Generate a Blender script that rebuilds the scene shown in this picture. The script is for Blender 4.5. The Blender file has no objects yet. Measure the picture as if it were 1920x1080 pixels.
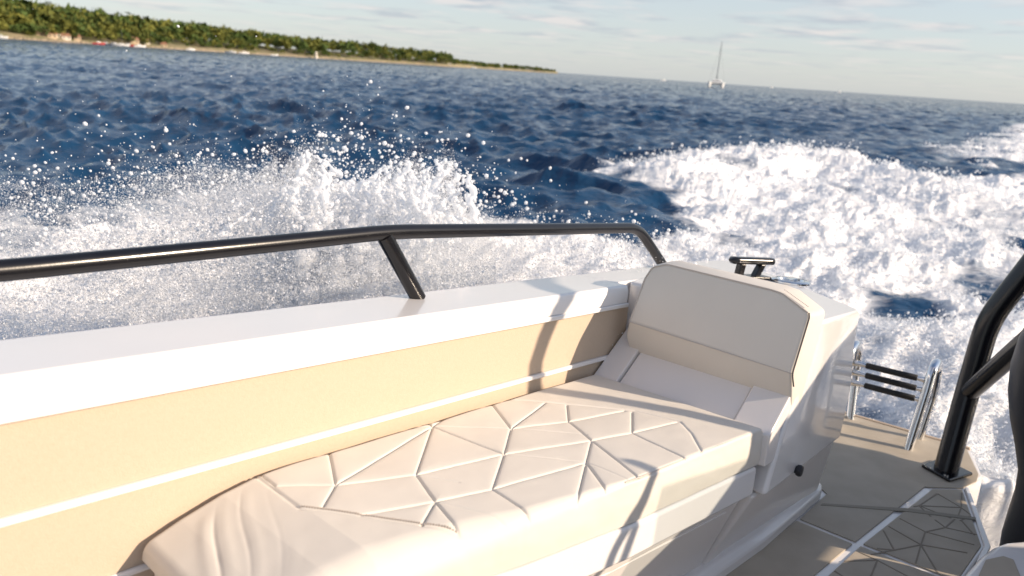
import bpy, bmesh, math, random
import numpy as np
from mathutils import Matrix, Vector
random.seed(7); rng = np.random.default_rng(11)
sc = bpy.context.scene; col = sc.collection

# ---------------------------------------------------------------- camera frame
F = 1335.4; CX, CY = 960., 540.; H = 1.75; U = 0.35
def nrm(v): v = np.array(v, float); return v/np.linalg.norm(v)
Xb = nrm([1190, -147, F]); Yb = nrm([-1547, -392, F]); Zb = np.cross(Xb, Yb)
if Zb[1] > 0: Zb = -Zb
RB = np.array([Xb, Yb, Zb])                       # cam(x right,y down,z fwd) -> boat (aft, starboard, up)
up = np.cross([960, -345, F], [-960, -474, F]); up = nrm(up)
if up[1] > 0: up = -up
fw = nrm(np.array([0, 0, 1.]) - up*up[2]); rt = np.cross(fw, up)
CW = np.array([rt, fw, up])                       # cam -> world
BW = CW @ RB.T                                    # boat -> world
CAM = np.array([0, 0, H])

def pb(x, y, ax, val):
    "photo point on the boat-frame plane axis=val (units of U)"
    d = RB @ np.array([x-CX, y-CY, F]); return d*(val/d[ax])
def pw(x, y, z=0.0):
    "photo point on the world plane z"
    d = CW @ np.array([x-CX, y-CY, F]); return CAM + d*((z-H)/d[2])
def pd(x, y, dist):
    d = nrm(CW @ np.array([x-CX, y-CY, F])); return CAM + d*dist

cd = bpy.data.cameras.new('camera'); cam = bpy.data.objects.new('camera', cd); col.objects.link(cam)
m = Matrix.Identity(4)
for i in range(3):
    m[i][0] = CW[i][0]; m[i][1] = -CW[i][1]; m[i][2] = -CW[i][2]
m.translation = Vector(CAM); cam.matrix_world = m
cd.sensor_width = 36; cd.lens = F/1920*36; cd.clip_start = .05; cd.clip_end = 60000
cd.dof.use_dof = True; cd.dof.focus_distance = 1.75; cd.dof.aperture_fstop = 3.6
sc.camera = cam
sc.cycles.max_bounces = 14; sc.cycles.diffuse_bounces = 9; sc.cycles.transmission_bounces = 12

# ---------------------------------------------------------------- light
S_B = nrm([-.4, 1, -.46]); S_W = BW @ S_B          # direction the light travels
sun_el = math.asin(-S_W[2]); az = math.atan2(-S_W[0], -S_W[1])   # azimuth from +Y clockwise
ld = bpy.data.lights.new('sun', 'SUN'); sun = bpy.data.objects.new('sun', ld); col.objects.link(sun)
ld.energy = 3.7; ld.angle = math.radians(.5); ld.color = (1.0, .81, .62)
sun.rotation_mode = 'QUATERNION'; sun.rotation_quaternion = Vector(S_W).to_track_quat('-Z', 'Y')
sc.view_settings.view_transform = 'Standard'; sc.view_settings.look = 'None'; sc.view_settings.exposure = .82
w = bpy.data.worlds.new('World'); sc.world = w; w.use_nodes = True
nt = w.node_tree; N = nt.nodes; L = nt.links
for n in list(N): N.remove(n)
out = N.new('ShaderNodeOutputWorld'); bg = N.new('ShaderNodeBackground'); bg.inputs[1].default_value = .105
sky = N.new('ShaderNodeTexSky'); sky.sky_type = 'NISHITA'; sky.sun_disc = False
sky.sun_elevation = sun_el; sky.sun_rotation = az; sky.air_density = 1.0; sky.dust_density = .8; sky.ozone_density = 2.5
# small flat clouds, laid out on a cloud plane by view direction
tc = N.new('ShaderNodeTexCoord'); sep = N.new('ShaderNodeSeparateXYZ'); L.new(tc.outputs['Generated'], sep.inputs[0])
def M(op, a, b=None, clamp=False):
    n = N.new('ShaderNodeMath'); n.operation = op; n.use_clamp = clamp
    for i, v in enumerate((a, b)):
        if v is None: continue
        if isinstance(v, (int, float)): n.inputs[i].default_value = v
        else: L.new(v, n.inputs[i])
    return n.outputs[0]
zz = M('ADD', M('MAXIMUM', sep.outputs[2], 0.0), .05)
cx = M('DIVIDE', sep.outputs[0], zz); cy = M('DIVIDE', sep.outputs[1], zz)
cmb = N.new('ShaderNodeCombineXYZ'); L.new(cx, cmb.inputs[0]); L.new(cy, cmb.inputs[1])
nz = N.new('ShaderNodeTexNoise'); nz.inputs['Scale'].default_value = .9; nz.inputs['Detail'].default_value = 7; nz.inputs['Roughness'].default_value = .55
L.new(cmb.outputs[0], nz.inputs['Vector'])
rp = N.new('ShaderNodeValToRGB'); rp.color_ramp.elements[0].position = .46; rp.color_ramp.elements[1].position = .62
L.new(nz.outputs['Fac'], rp.inputs[0])
fade = M('MULTIPLY', M('MULTIPLY', sep.outputs[2], 16.0, True), .55)
mixc = N.new('ShaderNodeMix'); mixc.data_type = 'RGBA'
L.new(M('MULTIPLY', rp.outputs[0], fade), mixc.inputs[0]); L.new(sky.outputs[0], mixc.inputs[6])
nz2 = N.new('ShaderNodeTexNoise'); nz2.inputs['Scale'].default_value = 1.6; nz2.inputs['Detail'].default_value = 4; L.new(cmb.outputs[0], nz2.inputs['Vector'])
rp2 = N.new('ShaderNodeValToRGB'); rp2.color_ramp.elements[0].position = .42; rp2.color_ramp.elements[1].position = .58; L.new(nz2.outputs['Fac'], rp2.inputs[0])
ctone = N.new('ShaderNodeMix'); ctone.data_type = 'RGBA'; L.new(rp2.outputs[0], ctone.inputs[0]); ctone.inputs[6].default_value = (2.5, 2.7, 3.15, 1); ctone.inputs[7].default_value = (4.9, 4.35, 4.2, 1)
L.new(ctone.outputs[2], mixc.inputs[7])
veil = N.new('ShaderNodeMix'); veil.data_type = 'RGBA'; L.new(M('SUBTRACT', .74, M('MULTIPLY', M('MAXIMUM', sep.outputs[2], 0.0), .75, True), True), veil.inputs[0]); veil.inputs[7].default_value = (3.6, 3.75, 3.85, 1)   # thin high cloud veil
L.new(sky.outputs[0], veil.inputs[6]); L.new(veil.outputs[2], mixc.inputs[6])
L.new(mixc.outputs[2], bg.inputs[0]); L.new(bg.outputs[0], out.inputs[0])

# ---------------------------------------------------------------- materials
def mat(name, base, rough=.5, metal=0., spec=.5, coat=0., noise=None, bump=None, sss=0., trans=0.):
    m = bpy.data.materials.new(name); m.use_nodes = True; nt = m.node_tree; b = nt.nodes['Principled BSDF']
    b.inputs['Base Color'].default_value = (*base, 1); b.inputs['Roughness'].default_value = rough
    b.inputs['Metallic'].default_value = metal; b.inputs['Specular IOR Level'].default_value = spec
    b.inputs['Coat Weight'].default_value = coat; b.inputs['Coat Roughness'].default_value = .06
    if sss: b.inputs['Subsurface Weight'].default_value = sss; b.inputs['Subsurface Radius'].default_value = (.02, .02, .02)
    t = nt.nodes.new('ShaderNodeTexCoord')
    if noise:
        sc_, amt, c2 = noise
        n = nt.nodes.new('ShaderNodeTexNoise'); n.inputs['Scale'].default_value = sc_; n.inputs['Detail'].default_value = 6
        nt.links.new(t.outputs['Object'], n.inputs['Vector'])
        r = nt.nodes.new('ShaderNodeValToRGB'); r.color_ramp.elements[0].position = .5-amt; r.color_ramp.elements[1].position = .5+amt
        r.color_ramp.elements[0].color = (*c2, 1); r.color_ramp.elements[1].color = (*base, 1)
        nt.links.new(n.outputs['Fac'], r.inputs[0]); nt.links.new(r.outputs[0], b.inputs['Base Color'])
    if bump:
        prev = None
        for sc_, st, di in bump:
            n = nt.nodes.new('ShaderNodeTexNoise'); n.inputs['Scale'].default_value = sc_; n.inputs['Detail'].default_value = 3
            nt.links.new(t.outputs['Object'], n.inputs['Vector'])
            bp = nt.nodes.new('ShaderNodeBump'); bp.inputs['Strength'].default_value = st; bp.inputs['Distance'].default_value = di
            nt.links.new(n.outputs['Fac'], bp.inputs['Height'])
            if prev: nt.links.new(prev.outputs[0], bp.inputs['Normal'])
            prev = bp
        nt.links.new(prev.outputs[0], b.inputs['Normal'])
    return m
M_gel = mat('white_gelcoat', (.82, .80, .785), .22, coat=.5, noise=(3., .3, (.785, .765, .75)))
M_sand = mat('sand_foam', (.545, .445, .345), .75, spec=.25, noise=(160., .3, (.51, .41, .31)), bump=[(420, .25, .002), (60, .1, .002)])
M_deck = mat('deck_foam', (.46, .41, .335), .65, spec=.35, noise=(9., .22, (.385, .335, .265)), bump=[(500, .2, .002)])
M_groove = mat('groove_grey', (.25, .215, .17), .8)
M_fab = mat('cream_vinyl', (.71, .67, .605), .55, spec=.35, noise=(9., .25, (.68, .64, .575)), bump=[(900, .22, .0012), (5, .12, .01)])
M_seam = mat('seam_cream', (.56, .51, .46), .7)
M_seamd = mat('seam_dark', (.10, .09, .09), .7)
M_blk = mat('black_satin_metal', (.009, .009, .011), .22, spec=.5, noise=(30., .2, (.006, .006, .008)), bump=[(250, .05, .001)])
M_blkm = mat('black_plastic', (.020, .021, .026), .42, spec=.4, bump=[(8, .15, .02)])
M_chr = mat('polished_steel', (.80, .80, .80), .07, metal=1., bump=[(12, .04, .01)])
M_grip = mat('rubber_grip', (.02, .02, .02), .7)
M_under = mat('pale_lining', (.78, .74, .71), .35, coat=.3, noise=(5., .3, (.75, .71, .68)))

M_screen = bpy.data.materials.new('smoked_screen'); M_screen.use_nodes = True
_n = M_screen.node_tree; _t = _n.nodes.new('ShaderNodeBsdfTransparent'); _t.inputs[0].default_value = (.76, .79, .79, 1); _n.links.new(_t.outputs[0], _n.nodes['Material Output'].inputs[0])
# ---------------------------------------------------------------- mesh helpers
class MB:
    def __init__(s): s.v = []; s.f = []
    def add(s, v, f):
        o = len(s.v); s.v += [tuple(map(float, p)) for p in v]; s.f += [tuple(i+o for i in q) for q in f]; return s
    def box(s, x0, x1, y0, y1, z0, z1):
        return s.loft([[(x0, y0, z0), (x1, y0, z0), (x1, y1, z0), (x0, y1, z0)], [(x0, y0, z1), (x1, y0, z1), (x1, y1, z1), (x0, y1, z1)]])
    def loft(s, rings, cap=True, closed=True):
        n = len(rings[0]); v = [p for r in rings for p in r]; f = []
        for k in range(len(rings)-1):
            for i in range(n if closed else n-1):
                j = (i+1) % n; f.append((k*n+i, k*n+j, (k+1)*n+j, (k+1)*n+i))
        if cap: f.append(tuple(range(n-1, -1, -1))); f.append(tuple((len(rings)-1)*n+i for i in range(n)))
        return s.add(v, f)
    def prism(s, poly, z0, z1): return s.loft([[(x, y, z0) for x, y in poly], [(x, y, z1) for x, y in poly]])
    def tube(s, pts, r, n=20, fillet=0., squash=None):
        P = [np.array(p, float) for p in pts]
        if fillet:
            Q = [P[0]]
            for i in range(1, len(P)-1):
                a = P[i-1]-P[i]; b = P[i+1]-P[i]; la, lb = np.linalg.norm(a), np.linalg.norm(b); ff = min(fillet, la*.45, lb*.45)
                A = P[i]+a/la*ff; B = P[i]+b/lb*ff
                for t in np.linspace(0, 1, 9): Q.append(A*(1-t)**2+2*P[i]*t*(1-t)+B*t*t)
            Q.append(P[-1]); P = Q
        rs = r if hasattr(r, '__len__') else [r]*len(P); rings = []; u = None
        for i, p in enumerate(P):
            d = nrm(P[min(i+1, len(P)-1)]-P[max(i-1, 0)])
            if u is None:
                u = np.cross(d, [0, 0, 1.]);
                if np.linalg.norm(u) < .1: u = np.cross(d, [0, 1., 0])
            u = nrm(u-d*(u@d)); v_ = np.cross(d, u)
            rings.append([tuple(p+rs[i]*(u*math.cos(2*math.pi*k/n)+v_*math.sin(2*math.pi*k/n)*(squash or 1))) for k in range(n)])
        return s.loft(rings)
    def build(s, name, mt, parent=None, base=(0, 0, 0), scale=U, bevel=0., seg=3, ang=35, smooth=True, mirror=False):
        b = np.array(parent['_b'] if parent is not None and '_b' in parent else base, float)
        V = np.array(s.v, float)
        F_ = s.f
        if mirror: V = V*[1, -1, 1]; F_ = [q[::-1] for q in F_]
        V = (V-b)*scale
        me = bpy.data.meshes.new(name); me.from_pydata(V.tolist(), [], F_); me.update()
        bm = bmesh.new(); bm.from_mesh(me); bmesh.ops.recalc_face_normals(bm, faces=bm.faces); bm.to_mesh(me); bm.free()
        if smooth:
            me.polygons.foreach_set('use_smooth', [True]*len(me.polygons)); me.set_sharp_from_angle(angle=math.radians(ang))
        me.materials.append(mt); o = bpy.data.objects.new(name, me); col.objects.link(o)
        if bevel:
            bv = o.modifiers.new('bevel', 'BEVEL'); bv.width = bevel*scale; bv.segments = seg; bv.limit_method = 'ANGLE'; bv.angle_limit = math.radians(28); bv.harden_normals = True
        if parent is not None: o.parent = parent
        return o
def tag(o, label=None, cat=None, group=None, kind=None):
    for k, v in (('label', label), ('category', cat), ('group', group), ('kind', kind)):
        if v: o[k] = v
    return o
BM4 = Matrix(BW.tolist()).to_4x4()
def boat_thing(name, base, label, cat, group=None):
    "an Empty in the boat frame; its parts are meshes in boat units"
    o = bpy.data.objects.new(name, None); col.objects.link(o); o.empty_display_size = .1
    mm = BM4.copy(); mm.translation = Vector(CAM + BW @ (np.array(base, float)*U)); o.matrix_world = mm
    o['_b'] = list(map(float, base)); return tag(o, label, cat, group)
def np_mesh(name, V, Fq, mt, attrs=None, smooth=True, k=4):
    me = bpy.data.meshes.new(name); V = np.ascontiguousarray(V, dtype=np.float32); Fq = np.ascontiguousarray(Fq, dtype=np.int32)
    me.vertices.add(len(V)); me.vertices.foreach_set('co', V.ravel())
    me.loops.add(Fq.size); me.loops.foreach_set('vertex_index', Fq.ravel())
    me.polygons.add(len(Fq)); me.polygons.foreach_set('loop_start', np.arange(0, Fq.size, k, dtype=np.int32))
    me.polygons.foreach_set('loop_total', np.full(len(Fq), k, dtype=np.int32))
    me.polygons.foreach_set('use_smooth', np.full(len(Fq), smooth))
    me.update(calc_edges=True)
    for a, d in (attrs or {}).items():
        at = me.attributes.new(a, 'FLOAT', 'POINT'); at.data.foreach_set('value', np.ascontiguousarray(d, dtype=np.float32))
    me.materials.append(mt); o = bpy.data.objects.new(name, me); col.objects.link(o); return o

# gradient noise in numpy
_g = rng.normal(size=(256, 3)); _g /= np.linalg.norm(_g, axis=1)[:, None]; _p = rng.permutation(256); _p = np.concatenate([_p, _p, _p])
def perlin(x, y, z=None):
    if z is None: z = np.zeros_like(x)+.37
    xi, yi, zi = [np.floor(a).astype(int) for a in (x, y, z)]; xf, yf, zf = x-xi, y-yi, z-zi
    xi &= 255; yi &= 255; zi &= 255
    fd = lambda t: t*t*t*(t*(t*6-15)+10); a, b, c = fd(xf), fd(yf), fd(zf); r = 0
    for dx in (0, 1):
        for dy in (0, 1):
            for dz in (0, 1):
                g = _g[_p[_p[_p[xi+dx]+yi+dy]+zi+dz]]
                d = g[..., 0]*(xf-dx)+g[..., 1]*(yf-dy)+g[..., 2]*(zf-dz)
                r = r+d*(a if dx else 1-a)*(b if dy else 1-b)*(c if dz else 1-c)
    return r*1.5
def fbm(x, y, o=4, z=None, ridged=False):
    r = 0; A = 1.; s = 1.
    for i in range(o):
        n = perlin(x*s+i*17.3, y*s-i*9.1, None if z is None else z*s)
        r = r+A*((1-2*np.abs(n)) if ridged else n); A *= .5; s *= 2.03
    return r
def smooth(a, b, x): t = np.clip((x-a)/(b-a), 0, 1); return t*t*(3-2*t)
def poly_sd(P, x, y):
    "signed distance (positive inside) to polygon P"
    P = np.array(P, float); n = len(P); d = np.full(x.shape, 1e9); ins = np.zeros(x.shape, bool)
    for i in range(n):
        a = P[i]; b = P[(i+1) % n]; e = b-a; t = np.clip(((x-a[0])*e[0]+(y-a[1])*e[1])/(e@e+1e-12), 0, 1)
        d = np.minimum(d, np.hypot(x-a[0]-t*e[0], y-a[1]-t*e[1]))
        c = ((a[1] > y) != (b[1] > y)) & (x < (b[0]-a[0])*(y-a[1])/(b[1]-a[1]+1e-12)+a[0]); ins ^= c
    return np.where(ins, d, -d)
def seg_dist(segs, x, y):
    d = np.full(x.shape, 1e9)
    for a, b in segs:
        a = np.array(a); e = np.array(b)-a; t = np.clip(((x-a[0])*e[0]+(y-a[1])*e[1])/(e@e+1e-12), 0, 1)
        d = np.minimum(d, np.hypot(x-a[0]-t*e[0], y-a[1]-t*e[1]))
    return d

# ================================================================ THE BOAT (units of U, aft / starboard / up from the camera)
boat = boat_thing('motorboat', (5, 0, -3), 'white open motorboat seen from aboard, with sand coloured panels and black rails', 'boat')
# coaming: starboard and port
for mir in (False, True):
    prof = [(3.10, -1.155), (3.10, -1.05), (3.12, -1.0), (3.64, -1.0), (3.66, -1.03), (3.62, -1.25), (3.4, -2.6), (2.9, -4.6), (2.8, -4.6), (3.22, -2.4), (3.22, -1.155)]
    xs = [-7, -3, 0, 3, 5.1]
    MB().loft([[(x, y, z) for y, z in prof] for x in xs]).build('coaming', M_gel, boat, bevel=.018, mirror=mir)
    # small bead under the lip
    MB().loft([[(x, 3.112, -1.150), (x, 3.085, -1.150), (x, 3.085, -1.185), (x, 3.112, -1.185)] for x in (-7, 5.1)]).build('lip_moulding', M_gel, boat, bevel=.008, mirror=mir)
    # side panels (sand coloured foam) with white strips
    MB().box(-7, 5.15, 3.12, 3.20, -1.578, -1.187).build('side_panel', M_sand, boat, mirror=mir)
    MB().box(-7, 5.15, 3.12, 3.20, -1.995, -1.618).build('side_panel', M_sand, boat, mirror=mir)
    MB().box(-7, 5.15, 3.12, 3.20, -3.0, -2.03).build('side_panel', M_sand, boat, mirror=mir)
    MB().box(-7, 5.15, 3.095, 3.19, -1.616, -1.580).build('trim_strip', M_gel, boat, bevel=.012, mirror=mir)
    MB().box(-7, 5.15, 3.10, 3.19, -2.028, -1.997).build('trim_strip', M_gel, boat, bevel=.012, mirror=mir)
    # quarter block
    R = [[(4.98, 3.22), (4.74, 1.60), (6.42, 1.62), (6.55, 1.66), (7.95, 3.30), (7.7, 3.50), (7.2, 3.55)],
         [(5.06, 3.22), (4.90, 1.60), (6.44, 1.61), (6.58, 1.66), (7.98, 3.32), (7.78, 3.55), (7.2, 3.62)],
         [(5.27, 3.22), (5.16, 1.60), (6.26, 1.60), (6.42, 1.66), (7.95, 3.36), (7.80, 3.56), (7.2, 3.66)],
         [(5.28, 3.22), (5.17, 1.60), (6.10, 1.56), (6.20, 1.60), (7.90, 3.36), (7.78, 3.56), (7.2, 3.66)]]
    Z = [-2.2, -1.75, -1.3, -1.0]
    MB().loft([[(x, y, z) for x, y in r] for r, z in zip(R, Z)]).build('quarter_block', M_gel, boat, bevel=.035, seg=4, ang=25, mirror=mir)
    # aft coaming joint outboard of the block
    MB().loft([[(x, y, z) for y, z in [(3.24, -1.003), (3.635, -1.003), (3.655, -1.03), (3.615, -1.25), (3.395, -2.6), (2.9, -4.6), (2.8, -4.6), (3.24, -2.4)]] for x in (5.102, 7.15)]).build('topside', M_gel, boat, bevel=.012, mirror=mir)
    # lower quarter below block
    lo = [[(4.7, 3.2), (4.7, 2.0), (6.9, 1.86), (7.2, 2.0), (8.0, 3.2)], [(4.7, 3.2), (4.7, 1.66), (6.45, 1.66), (6.7, 1.75), (7.9, 3.2)]]
    MB().loft([[(x, y, z) for x, y in r] for r, z in zip(lo, (-3.02, -2.203))]).build('quarter_base', M_under, boat, bevel=.03, mirror=mir)
# seat base
def yin(x): return float(np.interp(x, [-6, 1.2, 2.0, 2.5, 3.3, 3.93, 4.7], [2.75, 2.22, 2.05, 1.925, 1.80, 1.742, 1.665]))
xs = [1.26, 2.0, 2.5, 3.3, 3.93, 4.68]
for mir in (False, True):
    MB().loft([[(x, yin(x)-.01, z) for x in xs]+[(x, 3.1, z) for x in (4.68, 1.26)] for z in (-2.19, -1.965)]).build('seat_ledge', M_gel, boat, bevel=.03, mirror=mir)
    MB().loft([[(x, yin(x)+d, z) for x in xs]+[(x, 3.1, z) for x in (4.68, 1.26)] for z, d in ((-3.01, .34), (-2.193, .06))]).build('seat_locker', M_under, boat, bevel=.01, mirror=mir)
    # locker doors on the recessed face
    for xa, xb in ((1.5, 3.0), (3.12, 4.55)):
        def fp_(x, t): return (x, yin(x)+.06+.28*t-.012, -2.193-.817*t)
        q = [fp_(xa, .14), fp_(xb, .14), fp_(xb, .80), fp_(xa, .80)]
        MB().loft([[(a, b+.05, c) for a, b, c in q], q]).build('locker_door', M_under, boat, bevel=.012, mirror=mir)
    # rounded floor plinth
    pl = []
    for x, hw in ((-6, .30), (5.9, .165), (6.6, .14), (6.95, .11), (7.1, .06)):
        pass
    def pr(x): return 1.80+.0*x + max(0, (5.5-x))*.06
    pts = [(x, pr(x)) for x in (-6, 0, 3, 4.5, 5.5, 6.3, 6.8)]
    endc = [(6.8+.28*math.sin(a), 1.94-.14*math.cos(a)) for a in np.linspace(.3, math.pi*.95, 8)]
    poly = pts+endc+[(6.6, 2.3), (-6, 2.9)]
    ins = [(x-.03*(x > 6.7), y+.05*(y < 2)) for x, y in poly]
    MB().loft([[(x, y, -2.99) for x, y in poly], [(x, y, -2.90) for x, y in poly], [(x, y, -2.86) for x, y in ins]]).build('floor_plinth', M_gel, boat, bevel=.02, mirror=mir)
    ins2 = [(x-.12*(x > 6.7), y+.12*(y < 2)) for x, y in poly]
    MB().loft([[(x, y, -2.862) for x, y in ins2], [(x, y, -2.80) for x, y in ins2]]).build('floor_moulding', M_gel, boat, bevel=.02, mirror=mir)
# locker door seams on the recessed face
for x0, x1 in ((3.9, 5.35),):
    pass
# backrest shell: white leaning wall with recessed middle
for mir in (False, True):
    sh = MB()
    def leanx(z): return 4.73+max(-.05, (z+1.69)*1.27)
    for y0, y1, dx in ((2.88, 3.1, 0), (1.90, 2.87, .045), (1.615, 1.89, 0)):
        sh.loft([[(leanx(z)+dx, y0, z), (leanx(z)+.2, y0, z), (leanx(z)+.2, y1, z), (leanx(z)+dx, y1, z)] for z in (-1.96, -1.73, -1.06)])
    sh.build('backrest_shell', M_under, boat, bevel=.012, mirror=mir)
# rails
for mir in (False, True):
    rail = MB().tube([(-5, 3.5, -.80), (.8, 3.5, -.668), (2.85, 3.5, -.552), (5.78, 3.5, -.582), (6.38, 3.5, -1.0)], .048, 24, fillet=.18).build('grab_rail', M_blk, boat, ang=60, mirror=mir)
    MB().tube([(2.80, 3.5, -.575), (3.115, 3.5, -1.004)], .052, 24).build('rail_post', M_blk, boat, ang=60, mirror=mir)
    MB().tube([(-1.6, 3.5, -.70), (-1.3, 3.5, -1.002)], .050, 24).build('rail_post', M_blk, boat, ang=60, mirror=mir)
# cleat
for mir in (False, True):
    c0 = np.array([6.72, 2.78, -1.0])
    cr = bpy.data.objects.new('mooring_cleat', None)
    col.objects.link(cr); cr.parent = boat; cr.location = Vector(((c0*[1, -1 if mir else 1, 1])-np.array([5, 0, -3]))*U); cr['_b'] = list(c0)
    def loc(mb, nm, **k): return mb.build(nm, M_blk, cr, mirror=False, **k)
    dx = nrm(np.array([.55, -.83, 0])) ; px_ = np.array([-dx[1], dx[0], 0])
    A = pb(1384, 497, 2, -.80); B = pb(1450, 492, 2, -.80); c1 = (A+B)/2; ax = nrm(B-A); pp = np.array([-ax[1], ax[0], 0]); hl = .30
    off = c0+np.array([0, 0, .21])-c1*[1, 1, 1]; off = np.array([0, 0, 0.])
    # horn: flattened bar with rounded ends
    rings = []
    c1 = np.array([c0[0], c0[1], -.825]); ax = nrm(np.array([.9, -.45, 0])); pp = np.array([-ax[1], ax[0], 0])
    for t in np.linspace(-1, 1, 15):
        e = max(.0, abs(t)-.86)/.14; k = math.sqrt(max(.02, 1-e*e*.9))
        rings.append([tuple(c1+ax*(t*.27+.03)+pp*.06*k*math.copysign(abs(math.cos(a))**.7, math.cos(a))+np.array([0, 0, .035*k*math.copysign(abs(math.sin(a))**.7, math.sin(a))])) for a in np.linspace(0, 2*math.pi, 20, endpoint=False)])
    loc(MB().loft(rings), 'horn', ang=50)
    for t in (-.42, .30):
        b0 = c0+ax*(t*.27-.0); t0 = c1+ax*(t*.27+.02+(.0 if t < 0 else .05))-np.array([0, 0, .03])
        loc(MB().loft([[tuple(p+ax*sx*.032+pp*sy*.038) for sx, sy in ((-1, -1), (1, -1), (1, 1), (-1, 1))] for p in (b0, t0)]), 'cleat_post', bevel=.01)
    loc(MB().loft([[tuple(c0+ax*sx*.24*q+pp*sy*.085*q+np.array([0, 0, z])) for sx, sy in ((-1, -1), (1, -1), (1, 1), (-1, 1))] for z, q in ((.002, 1), (.03, .95))]), 'base_plate', bevel=.01)
    if mir:
        cr.rotation_euler = (0, 0, math.radians(50))
# chrome deck filler
for mir in (False, True):
    fc = np.array([6.97, 2.45, -1.0]); mb = MB(); rings = []
    for r, z in ((.185, .002), (.185, .018), (.165, .034), (.13, .030), (.12, .008)):
        rings.append([(fc[0]+r*math.cos(a), fc[1]+r*math.sin(a), fc[2]+z) for a in np.linspace(0, 2*math.pi, 32, endpoint=False)])
    mb.loft(rings).build('filler_cap', M_chr, boat, ang=50, mirror=mir)
    MB().loft([[(fc[0]+x, fc[1]+y, fc[2]+z) for x, y in ((-.10, -.03), (.10, -.03), (.10, .03), (-.10, .03))] for z in (.011, .045)]).build('cap_handle', M_chr, boat, bevel=.01, mirror=mir)
# black knob on the block
kc = pb(1489, 879, 1, 1.62)
rings = []
for r, d in ((.030, 0), (.030, .012), (.042, .016), (.046, .035), (.040, .05), (.02, .054)):
    rings.append([(kc[0]+r*math.cos(a), 1.612-d, kc[2]+r*math.sin(a)) for a in np.linspace(0, 2*math.pi, 24, endpoint=False)])
MB().loft(rings).build('knob', M_blkm, boat, ang=50)

# deck sheets: the structural deck, then sand panels about 4 mm proud
dk_all = [(-6, -1.9), (-6, 1.95), (9.8, 1.95), (9.8, 2.45), (9.83, 2.45), (9.83, .99), (9.05, .80), (8.5, .83), (7.05, .47), (6.55, .45), (6.55, -.45), (7.05, -.47), (8.5, -.83), (9.05, -.80), (9.83, -.99), (9.83, -2.45), (9.8, -1.95)]
dk = [(-6, -2.6), (-6, 2.6), (6.4, 2.6), (8.0, 3.15), (9.82, 2.55), (9.82, 1.02), (9.0, .78), (8.42, .855), (7.18, .49), (6.35, .53), (6.35, -.53), (7.18, -.49), (8.42, -.855), (9.0, -.78), (9.82, -1.02), (9.82, -2.55), (8.0, -3.15), (6.4, -2.6)]
MB().loft([[(x, y, z) for x, y in dk] for z in (-3.35, -3.0)]).build('deck', M_gel, boat, bevel=.02)
def P2(x, y, z=-3.0): q = pb(x, y, 2, z); return (q[0], q[1])
Jl = lambda x: np.interp(x, [-6, 5.51, 6.213, 8.12], [1.95, 1.345, 1.29, 1.13])    # white joint line running fore and aft
g = .028
pan = {
 'aft_outboard': [(6.30, 1.79), (6.285, Jl(6.285)+g), (8.10, Jl(8.1)+g), (8.13, 1.09+g), (8.40, .855+.03), (8.44, .87), (8.75, .80), (9.0, .82), (9.78, 1.06), (9.78, 2.50), (8.05, 3.1), (7.4, 2.2), (7.16, 1.92), (7.05, 1.80)],
 'fore_outboard': [(-6, 2.5), (-6, Jl(-6)+g), (5.5, Jl(5.5)+g), (6.225, Jl(6.2)+g), (6.24, 1.80), (5.4, 1.83), (3, 1.98), (-6, 2.5)][:-1],
}
def sheet(poly, nm, mt, z0, z1, mir=False): return MB().loft([[(x, y, z) for x, y in poly] for z in (z0, z1)]).build(nm, mt, boat, bevel=.004, seg=1, mirror=mir)
aft_in = [(6.30, Jl(6.3)-g), (6.30, .56), (7.14, .52), (8.36, .87), (8.10, 1.09)]
fore_in = [(-6, Jl(-6)-g), (-6, -.0+.02), (6.0, .02), (6.24, .55), (6.24, Jl(6.24)-g)]
for mir in (False, True):
    for k_, p in pan.items(): sheet(p, 'deck_panel', M_deck, -2.999, -2.986, mir)
    for p in (aft_in, fore_in): sheet(p, 'deck_panel', M_deck, -2.999, -2.986, mir)
# facet grooves of the patterned panels (region points measured on the photo)
q3 = lambda x, y: P2(1280+x/3, 720+y/3, -2.986)
n1, n2, n3, n4, n5, n6, n7, n8 = (1567, 695), (1478, 808), (1365, 832), (1340, 905), (1190, 935), (1095, 992), (1330, 685), (1130, 825)
GS = [(n1, (1570, 612)), (n1, (1435, 618)), (n1, n7), (n1, (1545, 755)), (n1, (1625, 740)), (n7, (1430, 618)), (n7, (1395, 745)), (n7, (1510, 755)), (n7, (1300, 690)), (n2, (1420, 765)), (n2, (1530, 760)), (n2, n3), (n2, (1665, 850)), (n3, n4), (n3, (1222, 757)), (n3, (1640, 905)), (n4, n5), (n4, (1160, 802)), (n4, (1305, 1030)), (n4, (1440, 1070)), (n4, (1600, 950)), (n5, n8), (n5, (1028, 920)), (n5, (1060, 960)), ((1570, 770), (1640, 850)), ((1625, 740), (1560, 770))]
GS2 = [(n6, (895, 998)), (n6, (1060, 1080)), (n6, (1270, 1085)), (n6, (990, 945)), ((850, 1050), (905, 1085)), ((1060, 1080), (900, 1200)), ((1060, 1080), (1200, 1180))]
gm = MB()
def inpoly(P, p): return poly_sd(P, np.array([p[0]]), np.array([p[1]]))[0] > .004
for a, b in GS+GS2:
    A = np.array(q3(*a)); B = np.array(q3(*b))
    ts = [t for t in np.linspace(0, 1, 41) if inpoly(aft_in, A+(B-A)*t) or inpoly(fore_in, A+(B-A)*t)]
    if len(ts) < 2: continue
    A, B = A+(B-A)*ts[0], A+(B-A)*ts[-1]
    n = np.array([-(B-A)[1], (B-A)[0]]); n = n/np.linalg.norm(n)*.0065
    gm.loft([[(*(A+n), z), (*(B+n), z), (*(B-n), z), (*(A-n), z)] for z in (-2.990, -2.983+random.random()*.0008)])
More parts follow.
